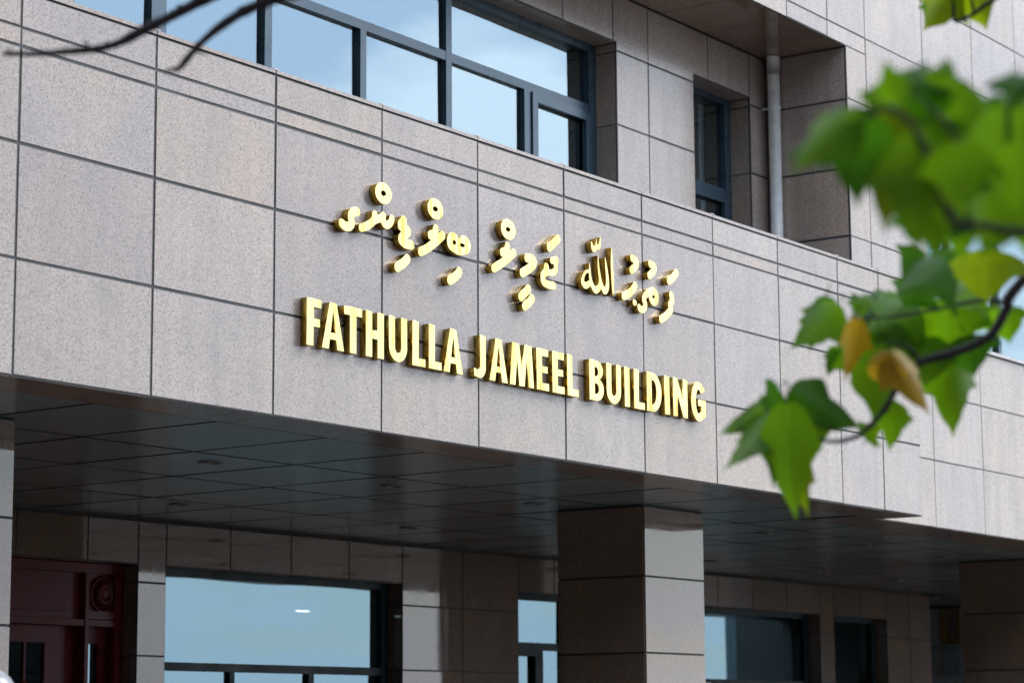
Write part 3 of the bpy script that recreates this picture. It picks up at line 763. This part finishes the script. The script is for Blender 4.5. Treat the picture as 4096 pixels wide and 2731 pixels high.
def stroke_loops(prims, res=0.0035):
    """union of round strokes and ellipses, traced as closed outlines by marching squares"""
    xs, zs = [], []
    for p in prims:
        if p[0] == 'S':
            for x, z, r in p[1]: xs += [x-r, x+r]; zs += [z-r, z+r]
        else: xs += [p[1]-p[3], p[1]+p[3]]; zs += [p[2]-p[4], p[2]+p[4]]
    x0, x1, z0, z1 = min(xs)-.02, max(xs)+.02, min(zs)-.02, max(zs)+.02
    X, Z = np.meshgrid(np.arange(x0, x1, res), np.arange(z0, z1, res))
    D = np.full(X.shape, 9.0)
    def smin(a, b, k=0.006):
        h = np.clip(0.5+0.5*(b-a)/k, 0, 1); return b*(1-h)+a*h-k*h*(1-h)
    for p in prims:
        if p[0] == 'S':
            pts = smooth_path([(a, b, r, 0) for a, b, r in p[1]], 6) if len(p[1]) > 2 else [np.array((*q, 0)) for q in p[1]]
            d = np.full(X.shape, 9.0)
            for q, s in zip(pts[:-1], pts[1:]):
                dx, dz = s[0]-q[0], s[1]-q[1]; L2 = dx*dx+dz*dz+1e-12
                t = np.clip(((X-q[0])*dx+(Z-q[1])*dz)/L2, 0, 1)
                d = np.minimum(d, np.hypot(X-q[0]-t*dx, Z-q[1]-t*dz)-(q[2]+(s[2]-q[2])*t))
            D = smin(D, d)
        elif p[0] == 'E':
            k = np.hypot((X-p[1])/p[3], (Z-p[2])/p[4]); D = smin(D, (k-1)*min(p[3], p[4]))
    for p in prims:
        if p[0] == 'H':
            k = np.hypot((X-p[1])/p[3], (Z-p[2])/p[4]); D = np.maximum(D, -(k-1)*min(p[3], p[4]))
    segs = {}
    nz, nx = D.shape
    def cross(i, k, j, l):
        a, b = D[i, k], D[j, l]; t = a/(a-b)
        return (X[i, k]+(X[j, l]-X[i, k])*t, Z[i, k]+(Z[j, l]-Z[i, k])*t)
    E = {}
    ins = D < 0
    cell = ins[:-1, :-1]*1+ins[:-1, 1:]*2+ins[1:, 1:]*4+ins[1:, :-1]*8
    T = {1: [(3, 0)], 2: [(0, 1)], 3: [(3, 1)], 4: [(1, 2)], 5: [(3, 0), (1, 2)], 6: [(0, 2)], 7: [(3, 2)], 8: [(2, 3)], 9: [(2, 0)], 10: [(0, 1), (2, 3)], 11: [(2, 1)], 12: [(1, 3)], 13: [(1, 0)], 14: [(0, 3)]}
    nxt = {}
    def key(i, k, e):
        return {0: ('h', i, k), 1: ('v', i, k+1), 2: ('h', i+1, k), 3: ('v', i, k)}[e]
    for i, k in zip(*np.nonzero((cell > 0) & (cell < 15))):
        for a, b in T[int(cell[i, k])]: nxt[key(i, k, a)] = key(i, k, b)
    def pt(kk):
        h, i, k = kk
        return cross(i, k, i, k+1) if h == 'h' else cross(i, k, i+1, k)
    loops = []
    while nxt:
        s = next(iter(nxt)); lp = [s]; c = nxt.pop(s)
        while c != s and c in nxt: lp.append(c); c = nxt.pop(c)
        P = np.array([pt(q) for q in lp])
        if len(P) < 8: continue
        P = (np.roll(P, 1, 0)+2*P+np.roll(P, -1, 0))/4
        loops.append([tuple(q) for q in P[::2]])
    return loops

GLYPHS = [
    ('script_letter', 'gold S-shaped script letter that ends the script line', [
        ('S', [(2.696, 1.295, 0.029), (2.651, 1.280, 0.029), (2.637, 1.252, 0.029), (2.647, 1.220, 0.029), (2.627, 1.195, 0.029), (2.587, 1.188, 0.029), (2.553, 1.199, 0.029)]),
    ]),
    ('script_letter', 'gold N-like script letter with a long tail under a ring mark', [
        ('S', [(2.739, 1.203, 0.026), (2.798, 1.225, 0.026), (2.857, 1.267, 0.026), (2.868, 1.307, 0.026)]),
        ('S', [(2.857, 1.269, 0.024), (2.911, 1.288, 0.024), (2.950, 1.311, 0.024)]),
        ('S', [(2.950, 1.311, 0.025), (2.956, 1.272, 0.025), (2.984, 1.261, 0.025), (3.021, 1.280, 0.025), (3.037, 1.310, 0.025)]),
    ]),
    ('ring_mark', 'gold ring mark above the N-like script letter', [
        ('E', 2.952, 1.452, 0.082, 0.067),
        ('H', 2.952, 1.452, 0.025, 0.017),
    ]),
    ('script_letter', 'gold zigzag script letter between the N-like letter and a forked one', [
        ('S', [(3.152, 1.317, 0.031), (3.123, 1.281, 0.031), (3.174, 1.269, 0.031), (3.195, 1.253, 0.031), (3.149, 1.222, 0.031), (3.129, 1.196, 0.031), (3.163, 1.178, 0.031), (3.230, 1.177, 0.031)]),
    ]),
    ('slant_mark', 'gold slanting vowel bar below the zigzag letter that ends in a foot', [
        ('S', [(3.091, 1.017, 0.031), (3.144, 1.047, 0.031), (3.192, 1.084, 0.031)]),
    ]),
    ('script_letter', 'gold forked script letter between the zigzag and double-eyed letters', [
        ('S', [(3.483, 1.320, 0.029), (3.471, 1.287, 0.029), (3.427, 1.271, 0.029)]),
        ('S', [(3.553, 1.290, 0.029), (3.504, 1.253, 0.029), (3.446, 1.213, 0.029), (3.384, 1.176, 0.029), (3.327, 1.150, 0.029)]),
        ('S', [(3.471, 1.287, 0.032), (3.492, 1.251, 0.032)]),
    ]),
    ('ring_mark', 'gold ring mark above the forked letter next to the zigzag one', [
        ('E', 3.479, 1.446, 0.082, 0.067),
        ('H', 3.479, 1.446, 0.027, 0.016),
    ]),
    ('script_letter', 'gold rounded script letter with two small eyes', [
        ('E', 3.669, 1.265, 0.069, 0.063),
        ('E', 3.788, 1.266, 0.066, 0.061),
        ('E', 3.726, 1.233, 0.080, 0.042),
        ('H', 3.679, 1.265, 0.018, 0.015),
        ('H', 3.765, 1.261, 0.026, 0.012),
    ]),
    ('slant_mark', 'gold slanting vowel bar below the two-eyed letter', [
        ('S', [(3.632, 1.016, 0.031), (3.687, 1.046, 0.031), (3.732, 1.085, 0.031)]),
    ]),
    ('ring_mark', 'gold ring mark over the middle script word', [
        ('E', 4.273, 1.447, 0.084, 0.068),
        ('H', 4.271, 1.447, 0.027, 0.015),
    ]),
    ('script_letter', 'gold forked script letter under the middle word ring mark', [
        ('S', [(4.261, 1.334, 0.029), (4.250, 1.301, 0.029), (4.204, 1.284, 0.029)]),
        ('S', [(4.333, 1.301, 0.029), (4.281, 1.265, 0.029), (4.209, 1.218, 0.029), (4.108, 1.165, 0.029)]),
        ('S', [(4.250, 1.301, 0.032), (4.268, 1.265, 0.032)]),
    ]),
    ('script_letter', 'gold curved hook letter above a pair of slanting bars', [
        ('S', [(4.487, 1.292, 0.031), (4.553, 1.294, 0.031), (4.566, 1.265, 0.031), (4.513, 1.226, 0.031), (4.431, 1.183, 0.031)]),
    ]),
    ('slant_mark', 'gold slanting bar, upper of the parallel pair', [
        ('S', [(4.412, 1.023, 0.031), (4.458, 1.055, 0.031), (4.498, 1.087, 0.031)]),
    ]),
    ('slant_mark', 'gold slanting bar, lower of the parallel pair', [
        ('S', [(4.455, 0.966, 0.031), (4.505, 0.997, 0.031), (4.541, 1.029, 0.031)]),
    ]),
    ('slant_mark', 'gold slanting bar above the letter with an open bowl', [
        ('S', [(4.748, 1.404, 0.030), (4.796, 1.436, 0.030), (4.853, 1.479, 0.030)]),
    ]),
    ('script_letter', 'gold script letter with an open bowl and a notched top', [
        ('S', [(4.779, 1.319, 0.024), (4.832, 1.332, 0.024)]),
        ('S', [(4.832, 1.332, 0.023), (4.824, 1.296, 0.023), (4.821, 1.259, 0.023), (4.788, 1.239, 0.023), (4.727, 1.232, 0.023)]),
        ('S', [(4.713, 1.267, 0.028), (4.702, 1.231, 0.028), (4.671, 1.201, 0.028), (4.678, 1.163, 0.028), (4.736, 1.150, 0.028), (4.797, 1.152, 0.028)]),
    ]),
    ('shadda_mark', 'small gold three-pointed mark above the tall joined letters', [
        ('S', [(5.267, 1.527, 0.004), (5.273, 1.501, 0.014), (5.290, 1.479, 0.022), (5.311, 1.486, 0.018), (5.325, 1.515, 0.009), (5.328, 1.556, 0.003)]),
        ('S', [(5.325, 1.512, 0.008), (5.337, 1.498, 0.016), (5.357, 1.505, 0.018), (5.372, 1.529, 0.012), (5.382, 1.577, 0.003)]),
    ]),
    ('script_letter', 'tall gold joined Arabic letters ending in a looped tail', [
        ('S', [(5.523, 1.524, 0.004), (5.522, 1.439, 0.014), (5.530, 1.296, 0.017), (5.531, 1.237, 0.014), (5.529, 1.193, 0.003)]),
        ('S', [(5.437, 1.442, 0.004), (5.451, 1.368, 0.014), (5.464, 1.286, 0.019), (5.456, 1.232, 0.023), (5.425, 1.206, 0.023), (5.394, 1.234, 0.020), (5.371, 1.273, 0.015)]),
        ('S', [(5.347, 1.440, 0.004), (5.352, 1.365, 0.012), (5.365, 1.296, 0.015), (5.375, 1.267, 0.017)]),
        ('S', [(5.373, 1.267, 0.014), (5.350, 1.216, 0.023), (5.307, 1.198, 0.025), (5.267, 1.228, 0.020), (5.245, 1.278, 0.015), (5.239, 1.371, 0.004)]),
        ('S', [(5.240, 1.318, 0.009), (5.193, 1.305, 0.011), (5.158, 1.265, 0.014), (5.151, 1.228, 0.020), (5.186, 1.211, 0.024), (5.233, 1.229, 0.020)]),
    ]),
    ('loop_mark', 'gold comma-like vowel hook nearer the tall joined letters', [
        ('S', [(5.791, 1.493, 0.028), (5.843, 1.479, 0.028), (5.839, 1.447, 0.028), (5.776, 1.404, 0.028)]),
    ]),
    ('loop_mark', 'gold comma-like vowel hook above the dotted letter', [
        ('S', [(6.031, 1.489, 0.028), (6.085, 1.476, 0.028), (6.073, 1.443, 0.028), (6.015, 1.404, 0.028)]),
    ]),
    ('script_letter', 'gold curved bar letter between the tall joined letters and the dotted letter', [
        ('S', [(5.671, 1.206, 0.029), (5.738, 1.233, 0.029), (5.795, 1.275, 0.029), (5.822, 1.302, 0.029)]),
    ]),
    ('script_letter', 'gold looped script letter with a small eye and a hooked tail', [
        ('E', 6.068, 1.259, 0.067, 0.066),
        ('H', 6.065, 1.257, 0.018, 0.013),
        ('S', [(6.062, 1.301, 0.025), (5.987, 1.272, 0.025), (5.935, 1.228, 0.025), (5.954, 1.188, 0.025), (5.938, 1.153, 0.025), (5.893, 1.143, 0.025), (5.872, 1.155, 0.025)]),
    ]),
    ('dot_mark', 'small gold dot beside the looped hooked-tail letter', [
        ('E', 5.813, 1.181, 0.026, 0.023),
    ]),
    ('slant_mark', 'gold slanting bar above the letter that begins the script line', [
        ('S', [(6.280, 1.404, 0.029), (6.336, 1.435, 0.029), (6.387, 1.478, 0.029)]),
    ]),
    ('script_letter', 'gold wavy script letter with a slanting tail that begins the script line', [
        ('S', [(6.309, 1.305, 0.028), (6.319, 1.265, 0.028), (6.290, 1.230, 0.028), (6.298, 1.193, 0.028), (6.231, 1.144, 0.028), (6.164, 1.108, 0.028)]),
    ]),
]
LEAVES = [
    ((-3.054, -5.967, 2.399), (-3.173, -5.921, 2.214), 0.07, 0, 0.35),
    ((-3.065, -5.957, 2.416), (-3.023, -5.82, 2.348), 0.053, 0, 0.3),
    ((-2.901, -6.018, 2.428), (-2.879, -6.005, 2.268), 0.053, 0, 0.3),
    ((-2.894, -5.987, 2.286), (-2.868, -5.984, 2.138), 0.032, 3, 0.3),
    ((-3.112, -6.062, 2.403), (-3.063, -6.05, 2.107), 0.081, 0, -0.2),
    ((-3.019, -6.03, 2.448), (-2.765, -6.108, 2.37), 0.074, 1, 0.5),
    ((-2.952, -5.954, 2.465), (-2.886, -5.857, 2.411), 0.06, 1, 0.2),
    ((-2.806, -6.052, 2.7), (-2.861, -5.939, 2.576), 0.076, 0, 0.3),
    ((-2.78, -6.01, 2.729), (-2.778, -5.983, 2.625), 0.044, 1, 0.3),
    ((-2.95, -6.181, 2.63), (-2.951, -6.134, 2.467), 0.042, 2, 0.1),
    ((-2.979, -6.287, 2.529), (-2.911, -6.339, 2.366), 0.065, 2, -0.3),
    ((-3.007, -6.24, 2.5), (-2.943, -6.323, 2.47), 0.045, 2, 0.3),
    ((-2.826, -6.175, 2.611), (-2.803, -6.144, 2.377), 0.117, 0, 0.1),
    ((-2.742, -6.162, 2.444), (-2.724, -6.149, 2.308), 0.054, 0, 0.3),
    ((-2.622, -6.281, 2.574), (-2.588, -6.267, 2.349), 0.083, 0, -0.2),
    ((-2.768, -6.273, 2.661), (-2.852, -6.136, 2.601), 0.092, 0, 0.4),
    ((-2.607, -6.163, 2.705), (-2.583, -6.158, 2.563), 0.084, 1, 0),
    ((-3.022, -6.461, 2.736), (-3.083, -6.354, 2.664), 0.112, 1, 0.4),
    ((-2.736, -6.327, 2.691), (-2.717, -6.312, 2.538), 0.117, 0, 0.1),
    ((-2.874, -6.508, 2.779), (-2.857, -6.495, 2.646), 0.114, 3, 0.1),
    ((-2.699, -6.0, 2.596), (-2.71, -5.964, 2.525), 0.033, 1, 0.2),
    ((-2.658, -6.089, 2.706), (-2.708, -6.023, 2.725), 0.04, 0, 0.2),
    ((-2.716, -6.187, 2.719), (-2.752, -6.123, 2.678), 0.072, 0, 0.2),
    ((-2.724, -6.075, 2.358), (-2.704, -6.112, 2.389), 0.047, 0, 0.2),
    ((-2.767, -6.094, 2.648), (-2.707, -6.168, 2.606), 0.072, 1, 0.2),
    ((-4.953, -7.196, 2.604), (-4.999, -7.098, 2.494), 0.051, 0, 0.5),
    ((-4.939, -7.212, 2.591), (-4.842, -7.138, 2.462), 0.066, 1, 0.1),
    ((-4.91, -7.261, 2.617), (-4.937, -7.243, 2.688), 0.031, 0, 0.2),
    ((-4.832, -7.208, 2.663), (-4.862, -7.163, 2.653), 0.017, 0, 0.2),
    ((-4.824, -7.222, 2.668), (-4.763, -7.304, 2.652), 0.052, 1, 0.3),
    ((-4.825, -7.209, 2.629), (-4.812, -7.168, 2.414), 0.068, 3, 0),
    ((-4.888, -7.278, 2.562), (-4.863, -7.259, 2.371), 0.073, 0, 0.1),
    ((-4.775, -7.275, 2.61), (-4.745, -7.263, 2.413), 0.082, 0, -0.1),
    ((-4.789, -7.443, 2.646), (-4.841, -7.367, 2.642), 0.031, 1, 0.3),
    ((-4.809, -7.402, 2.605), (-4.799, -7.375, 2.455), 0.073, 0, 0.2),
    ((-4.643, -7.268, 2.536), (-4.65, -7.225, 2.422), 0.078, 1, 0.1),
    ((-4.605, -7.329, 2.563), (-4.599, -7.303, 2.438), 0.068, 1, -0.1),
    ((-4.747, -7.311, 2.593), (-4.776, -7.296, 2.689), 0.048, 0, 0.2),
    ((-4.71, -7.209, 2.672), (-4.732, -7.156, 2.597), 0.062, 1, 0.2),
    ((-4.647, -7.298, 2.666), (-4.653, -7.269, 2.596), 0.054, 0, 0.2),
    ((-4.693, -7.398, 2.63), (-4.691, -7.37, 2.519), 0.063, 0, 0.1),
    ((-4.581, -7.345, 2.5), (-4.571, -7.331, 2.394), 0.062, 0, 0),
    ((-4.681, -7.204, 2.501), (-4.662, -7.2, 2.395), 0.049, 0, 0.1),
    ((-4.627, -7.137, 2.62), (-4.615, -7.113, 2.476), 0.07, 0, 0.1),
    ((-4.616, -7.181, 2.726), (-4.63, -7.139, 2.642), 0.06, 1, 0.2),
    ((-4.936, -7.375, 2.525), (-4.92, -7.363, 2.399), 0.065, 0, -0.2),
    ((-4.636, -7.29, 2.582), (-4.62, -7.271, 2.433), 0.068, 1, 0.1),
    ((-4.705, -7.12, 2.642), (-4.674, -7.124, 2.499), 0.049, 0, 0.2),
    ((-4.7, -7.35, 2.492), (-4.712, -7.301, 2.376), 0.067, 0, 0.2),
    ((-4.879, -7.456, 2.524), (-4.876, -7.429, 2.411), 0.063, 0, -0.1),
    ((-4.789, -7.181, 2.66), (-4.757, -7.241, 2.713), 0.048, 0, 0.3),
    ((-4.775, -7.293, 2.673), (-4.808, -7.25, 2.687), 0.041, 0, 0.1),
    ((-4.872, -7.137, 2.611), (-4.886, -7.107, 2.574), 0.038, 0, 0.2),
    ((-4.683, -7.332, 2.659), (-4.65, -7.361, 2.594), 0.053, 1, 0.1),
    ((-4.565, -7.195, 2.508), (-4.548, -7.193, 2.414), 0.055, 0, 0.1),
    ((-4.707, -7.388, 2.662), (-4.728, -7.351, 2.636), 0.032, 0, 0.4),
    ((-2.695, -6.36, 2.599), (-2.668, -6.371, 2.497), 0.092, 1, 0.1),
    ((-2.748, -6.284, 2.6), (-2.738, -6.263, 2.467), 0.092, 0, 0.1),
    ((-2.697, -6.394, 2.731), (-2.734, -6.325, 2.671), 0.085, 0, 0.3),
    ((-2.654, -6.439, 2.67), (-2.625, -6.455, 2.578), 0.071, 0, 0.2),
    ((-2.804, -6.216, 2.641), (-2.824, -6.167, 2.57), 0.071, 0, 0.2),
    ((-2.78, -6.276, 2.732), (-2.796, -6.236, 2.671), 0.078, 1, 0.1),
    ((-2.909, -6.012, 2.449), (-2.883, -6.004, 2.286), 0.071, 0, 0.2),
    ((-2.204, -6.133, 3.706), (-2.234, -6.054, 3.575), 0.076, 3, 0.1),
    ((-2.177, -6.176, 3.722), (-2.126, -6.209, 3.575), 0.076, 3, -0.2),
]
BRANCHES = [
    [(-2.548, -6.891, 3.112, 0.0160), (-2.719, -6.539, 2.728, 0.0150), (-2.735, -6.495, 2.653, 0.0140), (-2.747, -6.461, 2.593, 0.0130), (-2.770, -6.420, 2.563, 0.0120), (-2.807, -6.360, 2.538, 0.0110), (-2.843, -6.304, 2.519, 0.0100), (-2.868, -6.253, 2.464, 0.0090), (-2.880, -6.218, 2.404, 0.0080), (-2.895, -6.185, 2.364, 0.0070), (-2.915, -6.149, 2.334, 0.0060), (-2.942, -6.106, 2.322, 0.0050), (-2.970, -6.069, 2.333, 0.0040), (-3.011, -6.024, 2.386, 0.0030)],
    [(-2.685, -6.485, 2.676, 0.0060), (-2.732, -6.419, 2.682, 0.0053), (-2.788, -6.333, 2.662, 0.0045), (-2.844, -6.248, 2.645, 0.0037), (-2.905, -6.159, 2.638, 0.0030)],
    [(-2.843, -6.304, 2.519, 0.0060), (-2.864, -6.282, 2.554, 0.0045), (-2.901, -6.234, 2.569, 0.0030)],
    [(-4.625, -7.606, 2.390, 0.0090), (-4.769, -7.404, 2.403, 0.0080), (-4.803, -7.358, 2.414, 0.0070), (-4.841, -7.308, 2.427, 0.0060), (-4.883, -7.281, 2.549, 0.0050), (-4.917, -7.247, 2.604, 0.0040), (-4.942, -7.207, 2.591, 0.0030)],
    [(-4.841, -7.308, 2.427, 0.0050), (-4.847, -7.325, 2.523, 0.0043), (-4.861, -7.320, 2.575, 0.0037), (-4.906, -7.272, 2.637, 0.0030)],
    [(-4.750, -7.432, 2.408, 0.0060), (-4.783, -7.409, 2.496, 0.0050), (-4.809, -7.402, 2.600, 0.0040), (-4.793, -7.436, 2.646, 0.0030)],
    [(-2.077, -6.336, 3.777, 0.0080), (-2.128, -6.231, 3.665, 0.0074), (-2.140, -6.211, 3.651, 0.0069), (-2.155, -6.182, 3.626, 0.0063), (-2.177, -6.144, 3.606, 0.0057), (-2.186, -6.134, 3.613, 0.0051), (-2.195, -6.135, 3.665, 0.0046), (-2.203, -6.135, 3.706, 0.0040)],
    [(-2.155, -6.182, 3.626, 0.0050), (-2.170, -6.177, 3.688, 0.0040), (-2.178, -6.176, 3.724, 0.0030)],
    [(-3.510, -5.391, 3.951, 0.0190), (-3.754, -4.943, 3.596, 0.0176), (-3.844, -4.791, 3.516, 0.0161), (-3.904, -4.689, 3.459, 0.0147), (-3.942, -4.625, 3.423, 0.0132), (-3.970, -4.577, 3.394, 0.0118), (-3.999, -4.530, 3.377, 0.0103), (-4.043, -4.465, 3.370, 0.0089), (-4.093, -4.391, 3.364, 0.0074), (-4.145, -4.317, 3.365, 0.0060)],
    [(-3.493, -5.379, 3.821, 0.0200), (-3.685, -5.030, 3.557, 0.0180), (-3.764, -4.901, 3.496, 0.0160), (-3.796, -4.847, 3.470, 0.0140), (-3.827, -4.792, 3.431, 0.0120), (-3.854, -4.739, 3.381, 0.0100), (-3.875, -4.693, 3.322, 0.0080)],
    [(-3.875, -4.693, 3.322, 0.0080), (-3.887, -4.676, 3.320, 0.0055), (-3.895, -4.662, 3.316, 0.0030)],
]
for nm, lab, prims in GLYPHS:
    letter(nm, stroke_loops(prims), lab, 'gold script letters on the canopy front')

# ------------------------------------------------------------------ tree in front: branches and leaves
R_, U_, F_ = _r, _u, _f
EYE = Vector((-8.46831719, -8.95696652, 1.603))
tb = EYE+F_*5.4+R_*2.9; tb.z = 0
tree = empty('tree', tb, 'leafy tree with lobed green leaves and a few yellow ones before the facade', 'tree')
def put_tube(name, pts, parent, seg=10):
    P = smooth_path(pts, 5)
    V, F = tube([p[:3] for p in P], [max(0.0015, p[3])*random.uniform(0.88, 1.14) for p in P], seg)
    return link(name, V, F, BARK, parent, smooth=True)
trunk_pts = [(tb.x, tb.y, -0.05, 0.17), (tb.x+0.05, tb.y, 1.2, 0.13), (tb.x-0.06, tb.y+0.05, 2.6, 0.11), (tb.x+0.03, tb.y+0.1, 4.0, 0.085), (tb.x, tb.y, 5.6, 0.05), (tb.x+0.1, tb.y, 7.0, 0.015)]
put_tube('trunk', trunk_pts, tree, 16)
for bpts in BRANCHES: put_tube('branch', bpts, tree)
for bpts in BRANCHES[8:10]:                                  # short side shoots and buds
    for p in smooth_path(bpts, 5)[8::3]:
        s = Vector(p[:3]); d = Vector((random.uniform(-1, 1), random.uniform(-1, 1), random.uniform(-0.6, 1))).normalized()
        ln = random.uniform(0.012, 0.04); e = s+d*ln
        put_tube('twig', [(*s, p[3]*0.55), (*(s+d*ln*0.5+Vector((0, 0, 0.003))), p[3]*0.42), (*e, p[3]*0.30)], tree, 6)
def limb(z, end, r0, r1):
    e = Vector(end[:3]); s = Vector((tb.x, tb.y+0.05, z)); m = (s+e)/2+Vector((0, 0, 0.12))
    put_tube('limb', [(*s, r0), (*m, (r0+r1)/2), (*e, r1)], tree, 12)
limb(3.2, BRANCHES[0][0], 0.05, BRANCHES[0][0][3])
limb(2.9, BRANCHES[3][0], 0.04, BRANCHES[3][0][3])
limb(2.9, BRANCHES[5][0], 0.03, BRANCHES[5][0][3])
limb(3.6, BRANCHES[6][0], 0.04, BRANCHES[6][0][3])
limb(4.2, BRANCHES[8][0], 0.05, BRANCHES[8][0][3])
limb(4.1, BRANCHES[9][0], 0.045, BRANCHES[9][0][3])

PROF = [(0.0, 0.20), (0.05, 0.52), (0.12, 0.72), (0.20, 0.80), (0.30, 0.94), (0.36, 1.0), (0.42, 0.78), (0.50, 0.58), (0.60, 0.50), (0.70, 0.41), (0.80, 0.27), (0.90, 0.11), (1.0, 0.004)]
def leaf_geo(base, tip, hw, tw, view_n, jag=None):
    b, t = Vector(base), Vector(tip)
    v = (t-b); ln = v.length; v.normalize()
    n = view_n-v*view_n.dot(v); n.normalize()
    n.rotate(Matrix.Rotation(tw, 3, v))
    s = v.cross(n)
    V, F, UV = [], [], []
    cols = [-1, -0.8, -0.5, -0.2, 0, 0.2, 0.5, 0.8, 1]
    cu = random.uniform(0.25, 0.75); dr = random.uniform(-0.12, 0.18); sag = random.uniform(0.0, 0.16); wob = random.uniform(0, 6.3); bend = random.uniform(-0.07, 0.07)
    for (q, w) in PROF:
        wl = w*random.uniform(0.88, 1.10); wr = w*random.uniform(0.88, 1.10)
        for c in cols:
            ww = (wl if c < 0 else wr)
            u = c*ww
            fwd = q+0.13*(u*u)*(1-q)-0.03*abs(c)
            h = -cu*hw*(abs(u)**1.6)+dr*ln*(q*q)+0.10*hw*math.sin(5*q+wob)*abs(u)
            V.append(b+v*(fwd*ln)+s*(u*hw+bend*ln*math.sin(q*math.pi))+n*h-Vector((0, 0, sag*ln*q*(1-q)*-1.0+0.10*hw*abs(u)**2*sag*6))); UV.append((0.5+0.5*u, q))
    m = len(cols)
    for i in range(len(PROF)-1):
        for k in range(m-1): F.append((i*m+k, i*m+k+1, (i+1)*m+k+1, (i+1)*m+k))
    return V, F, UV
EXTRA = []
for (bs, tp, hw, col, tw) in LEAVES:
    if col == 2: continue
    j = Vector([random.uniform(-0.022, 0.022) for _ in range(3)])+F_*random.uniform(0.06, 0.2)
    b2 = Vector(bs)*0.75+Vector(tp)*0.25; d2 = (Vector(tp)-Vector(bs))*0.62
    d2.rotate(Matrix.Rotation(random.uniform(-0.6, 0.6), 3, F_))
    EXTRA.append((tuple(b2+j-d2*0.35), tuple(b2+j+d2*0.75), hw*random.uniform(0.6, 0.85), random.choice((0, 1, 1)), random.uniform(-0.5, 0.5)))
for (bs, tp, hw, col, tw) in LEAVES+EXTRA:
    mid = (Vector(bs)+Vector(tp))/2
    n = (EYE-mid).normalized()+Vector((random.uniform(-.35, .35), random.uniform(-.35, .35), random.uniform(0.0, .5)))
    V, F, UV = leaf_geo(bs, tp, hw*1.08, tw, n.normalized())
    link('leaf', V, F, LEAFM[col], tree, smooth=True, uvs=UV)
    # stalk
    d = (Vector(bs)-Vector(tp)).normalized()
    p0 = Vector(bs); p1 = p0+d*0.012+Vector((0, 0, 0.003)); p2 = p0+d*0.028+Vector((0, 0, 0.010))
    V, F = tube([p0, p1, p2], [0.0012, 0.0013, 0.0016], 6)
    link('leaf_stalk', V, F, LEAFM[1], tree, smooth=True)
# the rest of the crown, out of the picture to the right
V, F, UV = [], [], []
cc = Vector((tb.x, tb.y, 4.6))
k = 0
while k < 420:
    p = cc+Vector((random.gauss(0, 0.8), random.gauss(0, 0.8), random.gauss(0, 0.9)))
    rel = p-EYE; dpt = rel.dot(F_)
    if dpt < 0.5 or rel.dot(R_) < 0.21*dpt+0.55: continue
    ax = Vector((random.uniform(-1, 1), random.uniform(-1, 1), random.uniform(-1.2, -0.2))).normalized()
    v, f, uv = leaf_geo(p, p+ax*random.uniform(0.12, 0.17), random.uniform(0.05, 0.075), 0.0, Vector((random.uniform(-1, 1), random.uniform(-1, 1), 1.2)).normalized())
    F += [tuple(i+len(V) for i in q) for q in f]; V += v; UV += uv; k += 1
cr_ = link('crown', V, F, LEAFM[0], tree, smooth=True, uvs=UV)
cr_['kind'] = 'stuff'

# ------------------------------------------------------------------ globe lamp by the canopy
gl = Vector((-1.072, -1.017, 1.753))
lamp = empty('globe_lamp', (gl.x, gl.y, 0), 'pale grey rounded globe lamp in front of the column by the entrance door', 'lamp')
V, F = [], []
nr, ns = 14, 28
for i in range(nr+1):
    th = math.pi*i/nr
    V += [(gl.x+0.138*math.sin(th)*math.cos(2*math.pi*k/ns), gl.y+0.138*math.sin(th)*math.sin(2*math.pi*k/ns), gl.z+0.138*math.cos(th)) for k in range(ns)]
F = [(i*ns+k, i*ns+(k+1) % ns, (i+1)*ns+(k+1) % ns, (i+1)*ns+k) for i in range(nr) for k in range(ns)]
o = link('globe', V, F, GLOBE, lamp, smooth=True); fix_normals(o)
V, F = tube([(gl.x, gl.y, 0), (gl.x, gl.y, 0.06), (gl.x, gl.y, 0.07), (gl.x, gl.y, 1.58), (gl.x, gl.y, 1.59), (gl.x, gl.y, 1.64)], [0.09, 0.09, 0.035, 0.03, 0.06, 0.07], 20)
link('post', V, F, POST, lamp)
